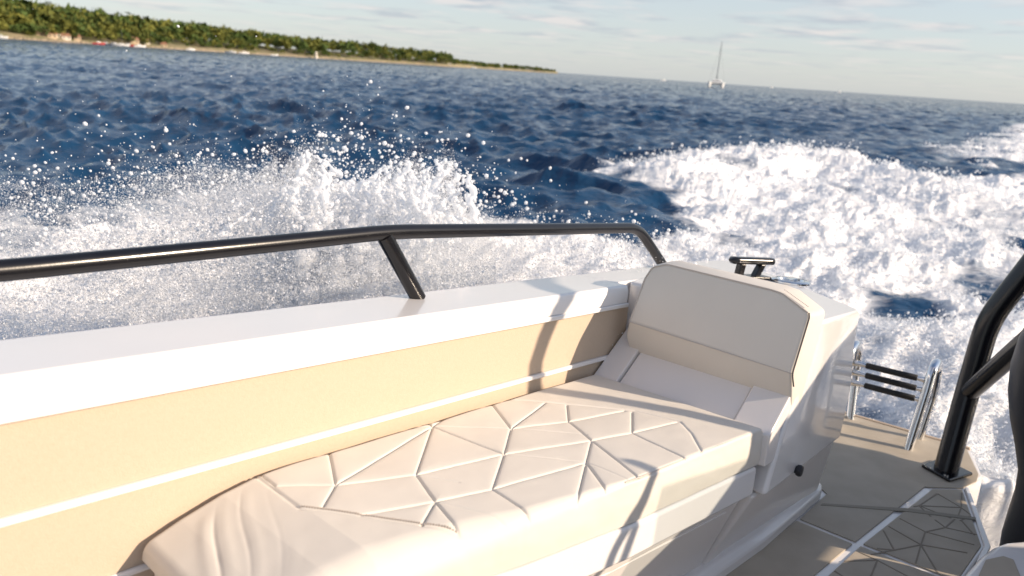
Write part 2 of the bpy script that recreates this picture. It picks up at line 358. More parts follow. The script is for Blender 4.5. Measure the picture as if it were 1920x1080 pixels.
gm.build('panel_grooves', M_groove, boat, smooth=False)
# thin shadow across the aft panels, painted in as a dark strip
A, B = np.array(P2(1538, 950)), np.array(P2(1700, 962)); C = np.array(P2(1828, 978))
MB().loft([[(*A, z), (*B, z), (*C, z), (C[0]+.07, C[1], z), (B[0]+.09, B[1]+.0, z), (A[0]+.05, A[1], z)] for z in (-2.988, -2.9815)]).build('shadow_strip', mat('shadow_grey', (.27, .24, .19), .7), boat, smooth=False)
# transom edge trim of the platform
MB().box(9.80, 9.86, 1.03, 2.5, -3.12, -2.975).build('platform_edge', M_sand, boat, bevel=.015)
# ladder: two steel hoops and three stepped rungs
lad = bpy.data.objects.new('boarding_ladder', None); col.objects.link(lad); lad.parent = boat; lb = np.array([9.2, 1.95, -3.0]); lad.location = Vector((lb-np.array([5, 0, -3]))*U); lad['_b'] = list(lb)
def hoop(yb, yt, nm='hoop'):
    return MB().tube([(9.12, yb, -3.0), (9.28, yt, -2.22), (9.33, yt, -2.05), (9.50, yt, -1.97), (9.68, yt, -2.05), (9.74, yt, -2.4), (9.64, yb, -3.0)], .053, 22, fillet=.12).build(nm, M_chr, lad, ang=60)
hA = pb(1705, 846, 2, -3.0); hB = pb(1743, 703, 0, 9.35)
LY = (float(hA[1]), float(hB[1]))
hoop(LY[0]+.02, LY[1]-.02); LH = float(pb(1597, 668, 0, 9.42)[1]); hoop(LH-.06, LH)
for i, (xx, zz) in enumerate(((9.50, -2.22), (9.56, -2.36), (9.60, -2.50))):
    r0 = np.array([xx, LH, zz]); r1 = np.array([xx, LY[1]+.03, zz])
    L0, L1 = r0+(r1-r0)*.20, r0+(r1-r0)*.86
    MB().tube([r0, r0+(r1-r0)*.1, L0, L1, r0+(r1-r0)*.93, r1], [.05, .034, .026, .026, .034, .05], 12).build('rung', M_chr, lad, ang=60)
    MB().tube([L0-(r1-r0)*.01, L0, L1, L1+(r1-r0)*.01], [.03, .038, .038, .03], 14).build('rung_grip', M_grip, lad, ang=60)
for yy in (LY[0], LH-.04):
    MB().tube([(9.68, yy, -2.75), (9.78, yy-.02, -2.66), (9.80, yy-.02, -2.52)], .018, 8, fillet=.04).build('hook', M_chr, lad, ang=60)

# tow arch in black tube
ta = pb(1772, 887, 2, -3.0)
tb = pb(1812, 742, 0, 8.93); tcp = pb(1853, 600, 0, 8.98); td = pb(1922, 512, 0, 9.0); te = td+(td-tcp)*1.3
for mir in (False, True):
    MB().tube([ta, tb, tcp, td, te], .117, 28, fillet=.22).build('tow_arch', M_blk, boat, ang=60, mirror=mir)
    b0 = tb+(tcp-tb)*.02; b1 = pb(1925, 640, 0, 8.2); b2 = b0+(b1-b0)*2.2
    MB().tube([b0, b1, b2], .095, 24).build('arch_brace', M_blk, boat, ang=60, mirror=mir)
    a = nrm(np.array([1, -.25, 0])); b_ = np.array([-a[1], a[0], 0]); tb_ = np.array([ta[0], ta[1], -2.985])
    MB().loft([[tuple(tb_+a*x*.9+b_*y*.95+np.array([0, 0, z])) for x, y in ((-.30, -.17), (-.16, .20), (.24, .20), (.30, .05), (.22, -.2))] for z in (.0, .035)]).build('foot_plate', M_blk, boat, bevel=.012, mirror=mir)
    for x, y in ((-.2, -.09), (.2, .10)):
        c = tb_+a*x+b_*y
        MB().loft([[(c[0]+.022*math.cos(t), c[1]+.022*math.sin(t), c[2]+z) for t in np.linspace(0, 2*math.pi, 12, endpoint=False)] for z in (.03, .05)]).build('bolt', M_chr, boat, mirror=mir)
MB().tube([te-np.array([0, .0, 0]), te*[1, -1, 1]], .117, 24).build('arch_crossbar', M_blk, boat, ang=60)
# console top frame on the port side whose tube throws its shadow over the seat
post = [(5.7, -1.5, -3.0), (5.75, -1.5, -1.2), (5.85, -1.5, -.40), (5.86, -1.5, -.3), (5.97, -1.5, .0), (5.96, -1.5, .25), (5.76, -1.5, .42), (5.80, -1.5, .64), (5.87, -1.5, .8), (5.97, -1.5, 1.0), (6.1, -1.5, 1.15), (6.45, -1.5, 1.36), (6.9, -1.5, 1.5), (7.4, -1.5, 1.55)]
ps = [np.array(p, float) for p in post]; sm = [ps[0]]+[(ps[i-1]+ps[i]*2+ps[i+1])/4 for i in range(1, len(ps)-1)]+[ps[-1]]
MB().tube(sm, .075, 20).build('frame_tube', M_blk, boat, ang=60)
MB().tube([(4.40, -1.5, -3.0), (4.44, -1.5, -.6), (4.72, -1.5, -.25), (4.86, -1.55, -.06), (4.9, -2.0, -.05), (4.6, -2.3, -1.0)], .034, 20, fillet=.12).build('frame_tube', M_blk, boat, ang=60)

# low smoked screen beside the short tube
MB().loft([[(4.80, -1.5, -1.1), (5.9, -1.5, -1.1), (5.86, -1.5, -.42), (4.84, -1.5, -.30)], [(4.80, -1.52, -1.1), (5.9, -1.52, -1.1), (5.86, -1.52, -.42), (4.84, -1.52, -.30)]]).build('side_screen', M_screen, boat)
# unseen block added over the port quarter, shaped to shade deck and quarter block
cn = [(4.7, -1.0), (6.0, -.164), (7.18, .41), (7.56, .54), (7.95, .72), (8.5, .82), (10.4, .9), (10.3, -1.25), (7.9, -1.3), (7.9, -1.0)]
MB().loft([[(x-.1*(.5-abs(y+2.5)), y, z) for x, z in cn] for y in (-2.95, -2.5, -2.1)]).build('port_shade_block', M_blkm, boat, bevel=.05)

# outboard engine cowl (black, at the right edge)
eng = boat_thing('outboard_engine', (7.6, -.1, -3.4), 'tall glossy black outboard engine cowl at the right edge of the stern', 'engine')
def ring(xf, xb, yh, z, yc=-.12, n=40, e=.55):
    cxm, hx = (xf+xb)/2, (xb-xf)/2; r = []
    for a in np.linspace(0, 2*math.pi, n, endpoint=False):
        c, s_ = math.cos(a), math.sin(a)
        r.append((cxm-hx*math.copysign(abs(c)**e, c), yc+yh*math.copysign(abs(s_)**e, s_), z))
    return r
prof = [(1864, 1040), (1868, 1015), (1880, 975), (1893, 935), (1900, 890), (1893, 840), (1883, 790), (1879, 740), (1884, 690), (1900, 640), (1925, 590), (1960, 555)]
rings = []
for x, y in prof:
    q = pb(x, y, 0, 6.95); 
    rings.append(ring(6.75+max(0, (q[2]+1.1))*.8, 8.25, q[1]+.12, q[2]))
zt = rings[-1][0][2]
rings += [ring(7.3, 8.1, .3, zt+.06), ring(7.5, 7.9, .15, zt+.09)]
rings = [ring(6.85, 8.1, .45, -3.35)]+rings
MB().loft(rings).build('cowl', M_blkm, eng, ang=70)
MB().loft([ring(7.3, 8.1, .22, z) for z in (-5.6, -3.3)]).build('leg', M_blkm, eng, ang=60)

# bottom right mould with pad (transom corner step)
def plz(pts, z): return [(*P2(x, y, z), z) for x, y in pts]
tr = [(1783, 1100), (1838, 1040), (1862, 1022), (1885, 1014), (1925, 1010), (1990, 1060), (1990, 1200), (1760, 1200)]
z0 = -2.55
top = plz(tr, z0); bot = [(x, y, -3.0) for x, y, z in top]
MB().loft([bot, top]).build('corner_step', M_gel, boat, bevel=.05, seg=4)
cen = np.mean([p[:2] for p in top], axis=0)
tr2 = [(1826, 1100), (1848, 1052), (1880, 1045), (1900, 1052), (1920, 1100)]
MB().loft([[(x, y, z) for x, y, _ in plz(tr2, z0)] for z in (z0, z0+.014)]).build('step_pad', M_deck, boat, bevel=.004, seg=1)
# white rim along the engine well
MB().loft([[(6.30, .50, z), (7.16, .50, z), (8.44, .86, z), (8.47, .83, z), (7.18, .455, z), (6.30, .455, z)] for z in (-3.2, -2.98)]).build('well_rim', M_gel, boat, bevel=.008)

# ================================================================ CUSHIONS
cush = boat_thing('seat_cushion', (3.3, 2.4, -1.96), 'long cream seat cushion with stitched facet pattern along the side of the boat', 'cushion')
q2 = lambda x, y: P2(640+x/3, 720+y/3, -1.69)
p_ = lambda x, y: P2(x, y, -1.69)
A_, B_, C_, D_, E_, F_, G_, H_, I_, J_, K_ = p_(629, 909), p_(811, 799), p_(958, 803), p_(780, 890), p_(945, 851.5), p_(1066, 790), p_(1109, 826), p_(1185, 811.5), p_(1099, 866.5), p_(923, 916.5), p_(816, 940)
SEG = [(A_, B_), (A_, p_(616, 842)), (A_, p_(517, 909)), (A_, D_), (A_, p_(606, 948)), (B_, D_), (B_, E_), (B_, p_(848, 773)), (B_, p_(795, 788)), (C_, p_(920, 754)), (C_, p_(1022, 756)), (C_, F_), (C_, E_), (F_, p_(1063, 759)), (F_, G_), (F_, p_(1171, 770)), (E_, G_), (E_, D_), (E_, J_), (G_, H_), (G_, I_), (G_, p_(1195, 892)), (H_, p_(1185, 773)), (H_, p_(1271, 791)), (H_, p_(1284, 858)), (I_, J_), (I_, p_(1082, 936)), (I_, p_(1135, 915)), (J_, K_), (J_, p_(999, 965)), (K_, D_), (K_, p_(680, 963)), (K_, p_(792, 982)), (K_, p_(859, 990)), (p_(517, 909), p_(483, 882))]
FAINT = [(B_, C_), (E_, I_), (I_, p_(1176, 898)), (K_, p_(962, 976)), (C_, p_(1100, 815)), (D_, p_(860, 905)), (B_, p_(700, 810))]
bd = [p_(466, 879), p_(563, 950), p_(620, 958), p_(680, 967), p_(790, 984), p_(860, 992), p_(915, 986), p_(962, 977), p_(1082, 938), p_(1195, 893.5), p_(1317, 849), p_(1296, 812), p_(1275, 790), p_(1190, 770), p_(1062, 757), p_(950, 748)]
BORD = [(bd[i], bd[i+1]) for i in range(len(bd)-1)]
NX, NT = 620, 230
X0, X1 = 1.19, 4.70
xs = np.concatenate([X0+np.linspace(0, 1, 14)**1.6*.06, np.linspace(X0+.066, X1-.066, NX), X1-np.linspace(1, 0, 14)**1.6*.06])
def ztop(x):
    z = np.interp(x, [0, 1.19, 1.35, 1.55, 1.74, 1.85, 6], [-1.99, -1.865, -1.80, -1.735, -1.694, -1.69, -1.69])
    e = np.clip((x-(X1-.05))/.05, 0, 1); z = z-.05*(1-np.sqrt(np.clip(1-e*e, 0, 1)))
    e = np.clip(((X0+.04)-x)/.04, 0, 1); return z-.04*(1-np.sqrt(np.clip(1-e*e, 0, 1)))
V = []; xs2 = xs
yi = np.interp(xs2, [1.19, 1.5, 2.0, 2.5, 3.3, 3.93, 4.7], [2.16, 2.11, 2.03, 1.925, 1.80, 1.742, 1.665])
rad = np.interp(xs2, [1.19, 1.6, 2.2, 2.6, 3.2, 4.7], [.12, .16, .13, .07, .028, .022])
zt_ = ztop(xs2); zb = -1.955
cols = []
for i, x in enumerate(xs2):
    r = rad[i]; z = zt_[i]; yo = 3.085; y0 = yi[i]; zs = zb
    r = min(r, (z-zs)*.8)
    side = [(y0, zz) for zz in np.linspace(zs, z-r, 12, endpoint=False)]
    arc = [(y0+r-r*math.cos(a), z-r+r*math.sin(a)) for a in np.linspace(0, math.pi/2, 16, endpoint=False)]
    flat = [(yy, z) for yy in np.linspace(y0+r, yo-.04, NT)]
    arc2 = [(yo-.04+.04*math.sin(a), z-.04+.04*math.cos(a)) for a in np.linspace(.2, math.pi/2, 7)]
    cols.append(side+arc+flat+arc2+[(yo, zs)])
C = np.array(cols); nP = C.shape[1]
Xg = np.repeat(xs2[:, None], nP, 1); Yg = C[..., 0].copy(); Zg = C[..., 1].copy()
topm = smooth(0, 1, np.clip((Zg-(zt_[:, None]-.08))/.08, 0, 1)); 
d1 = seg_dist(SEG, Xg, Yg); d2 = seg_dist(FAINT, Xg, Yg); d3 = seg_dist(BORD, Xg, Yg)
inside = poly_sd(bd, Xg, Yg)
grv = .0115*np.exp(-(d1/.006)**2)+.0022*np.exp(-(d1/.022)**2)+.004*np.exp(-(d2/.007)**2)+.007*np.exp(-(d3/.008)**2)+.001*np.exp(-(d3/.025)**2)
puff = .0035*(1-np.exp(-np.minimum(d1, np.minimum(d3, 1))/.10))*smooth(-.05, .05, inside)
wr_env = smooth(1.78, 1.55, Xg)*smooth(3.06, 2.9, Yg)*smooth(2.0, 2.15, Yg)
ph = Xg-.55*(Yg-2.6)+.03*np.sin(Yg*7); wr = 0
for c_, a_, w_ in ((1.29, .010, .03), (1.335, -.009, .010), (1.38, .008, .03), (1.46, -.006, .010), (1.50, .005, .025), (1.60, -.003, .012), (1.66, .003, .03)):
    wr = wr+wr_env*(.26+.42*fbm(Xg*2.2+c_*5, Yg*2.2, 2))*a_*np.exp(-((ph-c_+.04)/w_)**2)
und = .004*fbm(Xg*2.6, Yg*2.6, 3)
Zg += (puff-grv+und+wr)*topm
sidem = (1-topm)*(Yg < 2.4); Yg += sidem*(.006*fbm(Xg*3, Zg*5, 3)) - sidem*.008*np.sin(np.clip((Zg-zb)/(.22), 0, 1)*math.pi)
V = np.stack([Xg, Yg, Zg], -1).reshape(-1, 3); nX = len(xs2)
ii, jj = np.meshgrid(np.arange(nX-1), np.arange(nP-1), indexing='ij'); a = (ii*nP+jj).ravel(); Fq = np.stack([a, a+1, a+nP+1, a+nP], 1)
# end walls
def wall(row, Vl):
    base = np.arange(nP)+row*nP; nv = Vl[base].copy(); nv[:, 2] = zb; return base, nv
ex = []; fx = []
for row in (0, nX-1):
    base, nv = wall(row, V); o = len(V)+sum(len(e) for e in ex); ex.append(nv); k = np.arange(nP-1)
    q = np.stack([base[k], base[k+1], o+k+1, o+k], 1); fx.append(q if row else q[:, ::-1])
V = np.concatenate([V]+ex); Fq = np.concatenate([Fq]+fx)
o = np_mesh('cover', (V-np.array([3.3, 2.4, -1.96]))*U, Fq[:, ::-1], M_fab); o.parent = cush
bm = bmesh.new(); bm.from_mesh(o.data); bmesh.ops.remove_doubles(bm, verts=bm.verts, dist=1e-5); bmesh.ops.recalc_face_normals(bm, faces=bm.faces); bm.to_mesh(o.data); bm.free(); o.data.set_sharp_from_angle(angle=math.radians(50))
# seams: thin piping along the top edge, dotted stitching round the forward half of the pattern
mb = MB()
for i in range(1, 5):
    a, b = np.array(bd[i]), np.array(bd[i+1]); Ln = np.linalg.norm(b-a); k = int(Ln/.0125)
    for t in np.arange(k)/k:
        p = a+(b-a)*t; d = (b-a)/Ln; n = np.array([-d[1], d[0]]); pass
        for off in (-.014,):
            c = p-n*off; ri = int(np.abs(xs2-c[0]).argmin()); zz = float(Zg[ri][int(np.abs(Yg[ri][20:28+NT]-c[1]).argmin())+20])
            mb.loft([[tuple([*(c+d*u*.0040+n*v*.0035), zz+h]) for u, v in ((-1, -1), (1, -1), (1, 1), (-1, 1))] for h in (-.004, .0060)])
mb.build('stitching', mat('stitch_thread', (.50, .44, .38), .8), cush, smooth=False)
pip = [(x, np.interp(x, xs2, yi)+.012, -1.699) for x in np.linspace(3.2, 4.66, 20)]
MB().tube(pip, .0045, 6).build('piping', M_seam, cush)

# thin pad under the cushion
lc = boat_thing('seat_pad', (3, 2.5, -1.96), 'thin pale pad showing under the forward corner of the long seat cushion', 'pad')
MB().loft([[(x, yin(x)+.09, z) for x in (1.215, 2.0, 2.5, 3.3, 3.9)]+[(3.9, 3.04, z), (1.215, 3.04, z)] for z in (-2.06, -1.90)]).build('cover', M_under, lc, bevel=.03, seg=4)
MB().loft([[(x, yin(x)+.12, z) for x in (1.27, 2.0, 2.5, 3.3, 3.9)]+[(3.9, 3.0, z), (1.27, 3.0, z)] for z in (-2.16, -2.063)]).build('base', M_gel, lc)

# backrest cushion
br = boat_thing('backrest_cushion', (5.05, 2.3, -1.5), 'cream backrest cushion with chamfered corners standing at the aft end of the seat', 'cushion')
frt = [(2.95, -1.255), (2.905, -.90), (2.86, -.80), (2.74, -.755), (1.88, -.795), (1.80, -.805), (1.60, -.90), (1.59, -.93), (1.612, -1.325)]
def off(poly, d): c = np.mean(poly, axis=0); return [tuple(np.array(p)+d*nrm(np.array(p)-c)) for p in poly]
def fx_(z): return 4.90+(z+1.3)*.22
rg = []
def lowd(poly, dz, dy=0):
    P = [list(p) for p in poly]; P[0][1] -= dz; P[-1][1] -= dz; P[0][0] -= dy; P[-1][0] += dy; return [tuple(p) for p in P]
f2 = off(frt, .035); f3 = off(frt, .03); f4 = off(frt, -.02)
f2[0] = (2.975, -1.25-.27); f2[-1] = (1.612, -1.325-.275); f3[0] = (2.96, -1.27-.29); f3[-1] = (1.60, -1.325-.30); f4[0] = (2.93, -1.27-.25); f4[-1] = (1.64, -1.325-.26)
mid = [tuple((np.array(a)+np.array(b))/2) for a, b in zip(frt, f2)]; mid[0] = (2.985, -1.40); mid[-1] = (1.605, -1.48)
rg.append([(fx_(z), y, z) for y, z in frt])
rg.append([(fx_(max(z, -1.3))+.045, y, z) for y, z in mid])
rg.append([(fx_(max(z, -1.3))+.11, y, z) for y, z in f2])
rg.append([(fx_(max(z, -1.3))+.26, y, z) for y, z in f3])
rg.append([(fx_(max(z, -1.3))+.30, y, z) for y, z in f4])
MB().loft(rg).build('bolster', M_fab, br, bevel=.028, seg=5, ang=40)
def tub(pts, r, nm, mt, fl=.03): return MB().tube(pts, r, 8, fillet=fl).build(nm, mt, br, ang=80)
fp = [(fx_(z)+.006, y, z) for y, z in frt]
tub([fp[0]]+[(x-.004, y, z) for x, y, z in fp[1:7]], .006, 'seam', M_seam)
tub([(x-.004, y-.006, z) for x, y, z in fp[6:]]+[(4.93, 1.594, -1.42)], .0055, 'seam', M_seamd)
tub([(4.898, y, -1.325+(y-1.6)*.052) for y in np.linspace(1.61, 2.95, 8)], .004, 'seam', M_seam, 0)
mb = MB()
for t in np.linspace(.02, .98, 18):
    p = np.array([5.0+.03, 1.80, -.800])*(1-t)+np.array([4.995+.03, 1.615, -.885])*t
    mb.box(p[0]-.004, p[0]+.004, p[1]-.003, p[1]+.003, p[2]+.018, p[2]+.024)
mb.build('stitching', M_seam, br, smooth=False)

# ================================================================ THE SEA
def water_mat(name, foam=True):
    m = bpy.data.materials.new(name); m.use_nodes = True; nt = m.node_tree; Nn = nt.nodes; Lk = nt.links; b = Nn['Principled BSDF']
    b.inputs['Base Color'].default_value = (.012, .045, .115, 1); b.inputs['Roughness'].default_value = .10; b.inputs['IOR'].default_value = 1.333
    g = Nn.new('ShaderNodeNewGeometry')
    prev = None
    for s_, st, d_ in ((1.6, .6, .12), (5.5, .6, .04), (19., .4, .010)):
        mp = Nn.new('ShaderNodeMapping'); mp.inputs['Rotation'].default_value = (0, 0, .35); mp.inputs['Scale'].default_value = (1, 1.9, 1); Lk.new(g.outputs['Position'], mp.inputs[0])
        n = Nn.new('ShaderNodeTexNoise'); n.inputs['Scale'].default_value = s_; n.inputs['Detail'].default_value = 3; n.inputs['Distortion'].default_value = .5; Lk.new(mp.outputs[0], n.inputs['Vector'])
        bp = Nn.new('ShaderNodeBump'); bp.inputs['Strength'].default_value = st; bp.inputs['Distance'].default_value = d_; Lk.new(n.outputs['Fac'], bp.inputs['Height'])
        if prev: Lk.new(prev.outputs[0], bp.inputs['Normal'])
        prev = bp
    ch = Nn.new('ShaderNodeAttribute'); ch.attribute_name = 'chop'
    nv = Nn.new('ShaderNodeTexNoise'); nv.inputs['Scale'].default_value = 1.3; nv.inputs['Detail'].default_value = 2; Lk.new(g.outputs['Position'], nv.inputs['Vector'])
    sb = Nn.new('ShaderNodeVectorMath'); sb.operation = 'SUBTRACT'; sb.inputs[1].default_value = (.5, .5, .5); Lk.new(nv.outputs['Color'], sb.inputs[0])
    sc2 = Nn.new('ShaderNodeVectorMath'); sc2.operation = 'SCALE'; Lk.new(sb.outputs[0], sc2.inputs[0]); Lk.new(ch.outputs['Fac'], sc2.inputs['Scale'])
    ad = Nn.new('ShaderNodeVectorMath'); ad.operation = 'ADD'; Lk.new(prev.outputs[0], ad.inputs[0]); Lk.new(sc2.outputs[0], ad.inputs[1])
    nm = Nn.new('ShaderNodeVectorMath'); nm.operation = 'NORMALIZE'; Lk.new(ad.outputs[0], nm.inputs[0]); Lk.new(nm.outputs[0], b.inputs['Normal'])
    aer = Nn.new('ShaderNodeMix'); aer.data_type = 'RGBA'; aer.inputs[6].default_value = (.011, .048, .112, 1); aer.inputs[7].default_value = (.26, .42, .60, 1)
    # foam, broken up by noise where the water is churned
    f = Nn.new('ShaderNodeBsdfPrincipled'); f.inputs['Base Color'].default_value = (.92, .92, .92, 1); f.inputs['Roughness'].default_value = .65
    f.inputs['Specular IOR Level'].default_value = .3
    at = Nn.new('ShaderNodeAttribute'); at.attribute_name = 'foam'
    wm = Nn.new('ShaderNodeMapping'); wm.inputs['Rotation'].default_value = (0, 0, -math.atan2(upx[1], upx[0])); wm.inputs['Scale'].default_value = (.42, 1, 1); Lk.new(g.outputs['Position'], wm.inputs[0])
    def noise(s_, det, rough=.6):
        n = Nn.new('ShaderNodeTexNoise'); n.inputs['Scale'].default_value = s_; n.inputs['Detail'].default_value = det; n.inputs['Roughness'].default_value = rough
        n.inputs['Distortion'].default_value = .8; Lk.new(wm.outputs[0], n.inputs['Vector']); return n.outputs['Fac']
    def Mt(op, a, b_=None, clamp=False):
        n = Nn.new('ShaderNodeMath'); n.operation = op; n.use_clamp = clamp
        for i, v in enumerate((a, b_)):
            if v is None: continue
            if isinstance(v, (int, float)): n.inputs[i].default_value = v
            else: Lk.new(v, n.inputs[i])
        return n.outputs[0]
    Lk.new(Mt('MULTIPLY', Mt('SUBTRACT', at.outputs['Fac'], .5), 1.3, True), aer.inputs[0]); Lk.new(aer.outputs[2], b.inputs['Base Color'])
    nn = Mt('ADD', Mt('MULTIPLY', noise(2.6, 8, .68), .55), Mt('MULTIPLY', noise(11, 6, .7), .45))
    fac = Mt('MULTIPLY', Mt('SUBTRACT', nn, Mt('SUBTRACT', .86, Mt('MULTIPLY', at.outputs['Fac'], .72))), 4.5, True)
    fb = Nn.new('ShaderNodeBump'); fb.inputs['Strength'].default_value = .7; fb.inputs['Distance'].default_value = .06; Lk.new(noise(9, 8, .7), fb.inputs['Height'])
    Lk.new(fb.outputs[0], f.inputs['Normal'])
    mx = Nn.new('ShaderNodeMixShader'); Lk.new(fac, mx.inputs[0]); Lk.new(b.outputs[0], mx.inputs[1]); Lk.new(f.outputs[0], mx.inputs[2])
    Lk.new(mx.outputs[0], Nn['Material Output'].inputs[0]); return m
upx = nrm(np.array([BW[0, 0], BW[1, 0], 0])); upy = nrm(np.array([BW[0, 1], BW[1, 1], 0]))
M_sea = water_mat('sea_water')
def foam_mat(name, base, tr):
    m = bpy.data.materials.new(name); m.use_nodes = True; nt = m.node_tree; b = nt.nodes['Principled BSDF']
    b.inputs['Base Color'].default_value = (*base, 1); b.inputs['Roughness'].default_value = .45; b.inputs['Specular IOR Level'].default_value = .5
    t = nt.nodes.new('ShaderNodeBsdfTranslucent'); t.inputs[0].default_value = (*base, 1); mx = nt.nodes.new('ShaderNodeMixShader'); mx.inputs[0].default_value = tr
    nt.links.new(b.outputs[0], mx.inputs[1]); nt.links.new(t.outputs[0], mx.inputs[2]); nt.links.new(mx.outputs[0], nt.nodes['Material Output'].inputs[0]); return m
M_spray = foam_mat('spray_water', (.945, .965, .99), .48)

W2 = lambda pts, z=0.0: [tuple(pw(x, y, z)[:2]) for x, y in pts]
R1 = W2([(1010, 345), (1100, 338), (1200, 322), (1290, 310), (1400, 303), (1500, 300), (1600, 312), (1700, 332), (1760, 345), (1800, 335), (1925, 325), (2050, 330), (2300, 700), (2300, 1400), (1700, 1500), (1560, 900), (1500, 640), (1250, 560), (1150, 480), (1230, 430), (1235, 372), (1160, 352), (1080, 350)])
R2 = W2([(1590, 243), (1720, 268), (1790, 262), (1860, 235), (1925, 226), (2100, 236), (2100, 330), (1925, 325), (1850, 322), (1750, 300), (1710, 278), (1600, 248)])
R3 = W2([(-300, 700), (-300, 540), (0, 470), (200, 420), (420, 370), (560, 345), (760, 345), (900, 410), (1050, 445), (1250, 470), (1250, 620), (900, 640), (0, 800)])
R4 = W2([(-400, 420), (0, 330), (250, 350), (420, 330), (560, 330), (500, 500), (0, 640), (-400, 700)])
R5 = W2([(-400, 620), (-300, 500), (0, 470), (300, 430), (600, 390), (1000, 430), (1240, 470), (1240, 760), (0, 1100), (-400, 1000)])
R6 = W2([(1560, 640), (1640, 625), (1800, 640), (1960, 520), (2400, 560), (2400, 1500), (1540, 1500)])
DARK = [(W2([(1640, 560), (1700, 545), (1760, 570), (1765, 610), (1700, 630), (1650, 600)]), .3, .45), (W2([(1790, 400), (1860, 405), (1960, 440), (1960, 490), (1880, 470), (1800, 430)]), .5, .3), (W2([(1640, 318), (1700, 328), (1760, 352), (1700, 352), (1650, 335)]), .5, .6), (W2([(1700, 470), (1800, 480), (1880, 540), (1900, 600), (1800, 560)]), .5, .08), (W2([(1270, 425), (1400, 440), (1440, 470), (1330, 465)]), .25, .45)]
RIDGE = W2([(1010, 338), (1100, 333), (1200, 315), (1290, 300), (1400, 291), (1500, 288), (1600, 300), (1700, 325), (1800, 362)], .30)
RSEG = [(RIDGE[i], RIDGE[i+1]) for i in range(len(RIDGE)-1)]
RH = np.array([.08, .14, .24, .32, .37, .37, .32, .24, .16])
upx = nrm(np.array([BW[0, 0], BW[1, 0], 0])); upy = nrm(np.array([BW[0, 1], BW[1, 1], 0]))

def foam_density(x, y):
    d = np.zeros_like(x); wob = .35*fbm(x*.7, y*.7, 4)
    r_ = np.hypot(x, y); k = np.clip(r_/9, .5, 3)
    def add(P, amt, edge):
        nonlocal d
        s_ = poly_sd(P, x, y)+wob*k*edge; d = np.maximum(d, amt*smooth(-edge*k, edge*k*1.2, s_))
    add(R1, 1.0, .5); add(R2, .85, .9); add(R3, .95, .5); add(R4, .62, .8); add(R5, 1.0, .35)
    # patchy churned water inside the wake
    pat = fbm(x*.55+3, y*.55, 4); d = d-.40*smooth(-.05, .7, pat)*(d > .2)
    d = np.maximum(d, smooth(-.5, .5, poly_sd(R6, x, y)+wob))
    for P, e, a in DARK: d = d-a*smooth(-e, e*.8, poly_sd(P, x, y)+wob*.6)
    d = np.maximum(d, .28*smooth(14, 5, r_)*(x < 2))
    caps = fbm(x*.22+9, y*.45, 3); d = np.maximum(d, .62*smooth(.93, 1.15, caps)*smooth(400, 60, r_))
    return np.clip(d, 0, 1)
WV = []
wd = math.radians(62)
for i in range(90):
    lam = .35*(11/.35)**(i/89.)*rng.uniform(.92, 1.08); a = wd+rng.normal()*.55; k = 2*math.pi/lam
    WV.append((k*math.cos(a), k*math.sin(a), lam, .0125*lam*(1.2 if lam < 1.3 else 1)*rng.uniform(.5, 1.35)/(1+(lam/2.5)**2), rng.uniform(0, 6.28)))
def sea_height(x, y, r, dr):
    h = np.zeros_like(x); gx = np.zeros_like(x); gy = np.zeros_like(x)
    amp = 1+.45*fbm(x*.06, y*.06, 2)
    for kx, ky, lam, A, ph in WV:
        at_ = smooth(1.2*dr, 3*dr, np.full_like(dr, lam)) if hasattr(dr, '__len__') else 1
        p = kx*x+ky*y+ph; a_ = A*at_*amp; h += a_*np.sin(p); kk = math.hypot(kx, ky); c = a_*np.cos(p)*.85; gx += kx/kk*c; gy += ky/kk*c
    rg_ = fbm(x*.55, y*.9, 4, ridged=True)
    h += .075*(rg_-.6)*smooth(.9, .3, dr)
    return h, gx, gy
def ridge_h(x, y):
    best = np.full(x.shape, 1e9); hh = np.zeros_like(x); al = np.zeros_like(x)
    for i, (a, b) in enumerate(RSEG):
        a = np.array(a); e = np.array(b)-a; t = np.clip(((x-a[0])*e[0]+(y-a[1])*e[1])/(e@e), 0, 1); dd = np.hypot(x-a[0]-t*e[0], y-a[1]-t*e[1]); mk = dd < best
        best = np.where(mk, dd, best); hh = np.where(mk, RH[i]*(1-t)+RH[i+1]*t, hh)
    wd_ = 1.1+.02*np.hypot(x, y); return hh*np.exp(-(best/wd_)**2)
def hull_flat(x, y):
    "keeps the water below the boat's floor"
    a = x*upx[0]+y*upx[1]; s_ = x*upy[0]+y*upy[1]
    return smooth(.5, -.1, np.maximum(np.abs(s_)-1.15, a-3.3))
def surf(x, y, r, dr):
    h, gx, gy = sea_height(x, y, r, dr); D = foam_density(x, y)
    tl = smooth(.25, .1, dr) if hasattr(dr, '__len__') else 1
    wa = (x*upx[0]+y*upx[1])*.5; wb = x*upy[0]+y*upy[1]
    lump = (.13*fbm(wa*1.1, wb*1.1, 3)+.11*(.6-np.abs(fbm(wa*2.8, wb*2.8, 3)))+.045*np.abs(fbm(wa*9, wb*9, 2)))*smooth(.45, .95, D)*smooth(.9, .2, dr)
    h = h*(1-.35*D)+lump+ridge_h(x, y)
    hf = hull_flat(x, y); h = h*(1-hf)-.28*hf
    return h, gx*(1-.6*D), gy*(1-.6*D), D
na, nr = 1150, 1450
ang = np.concatenate([np.linspace(-math.pi, math.radians(-50), 70, endpoint=False), np.linspace(math.radians(-50), math.radians(50), na, endpoint=False), np.linspace(math.radians(50), math.pi, 70)])
rad_ = .4*(25000/.4)**np.linspace(0, 1, nr); rad_ = np.concatenate([[.05], rad_])
Rg, Ag = np.meshgrid(rad_, ang, indexing='ij'); X = Rg*np.sin(Ag); Y = Rg*np.cos(Ag)
inside_view = np.abs(Ag) < math.radians(50.2)
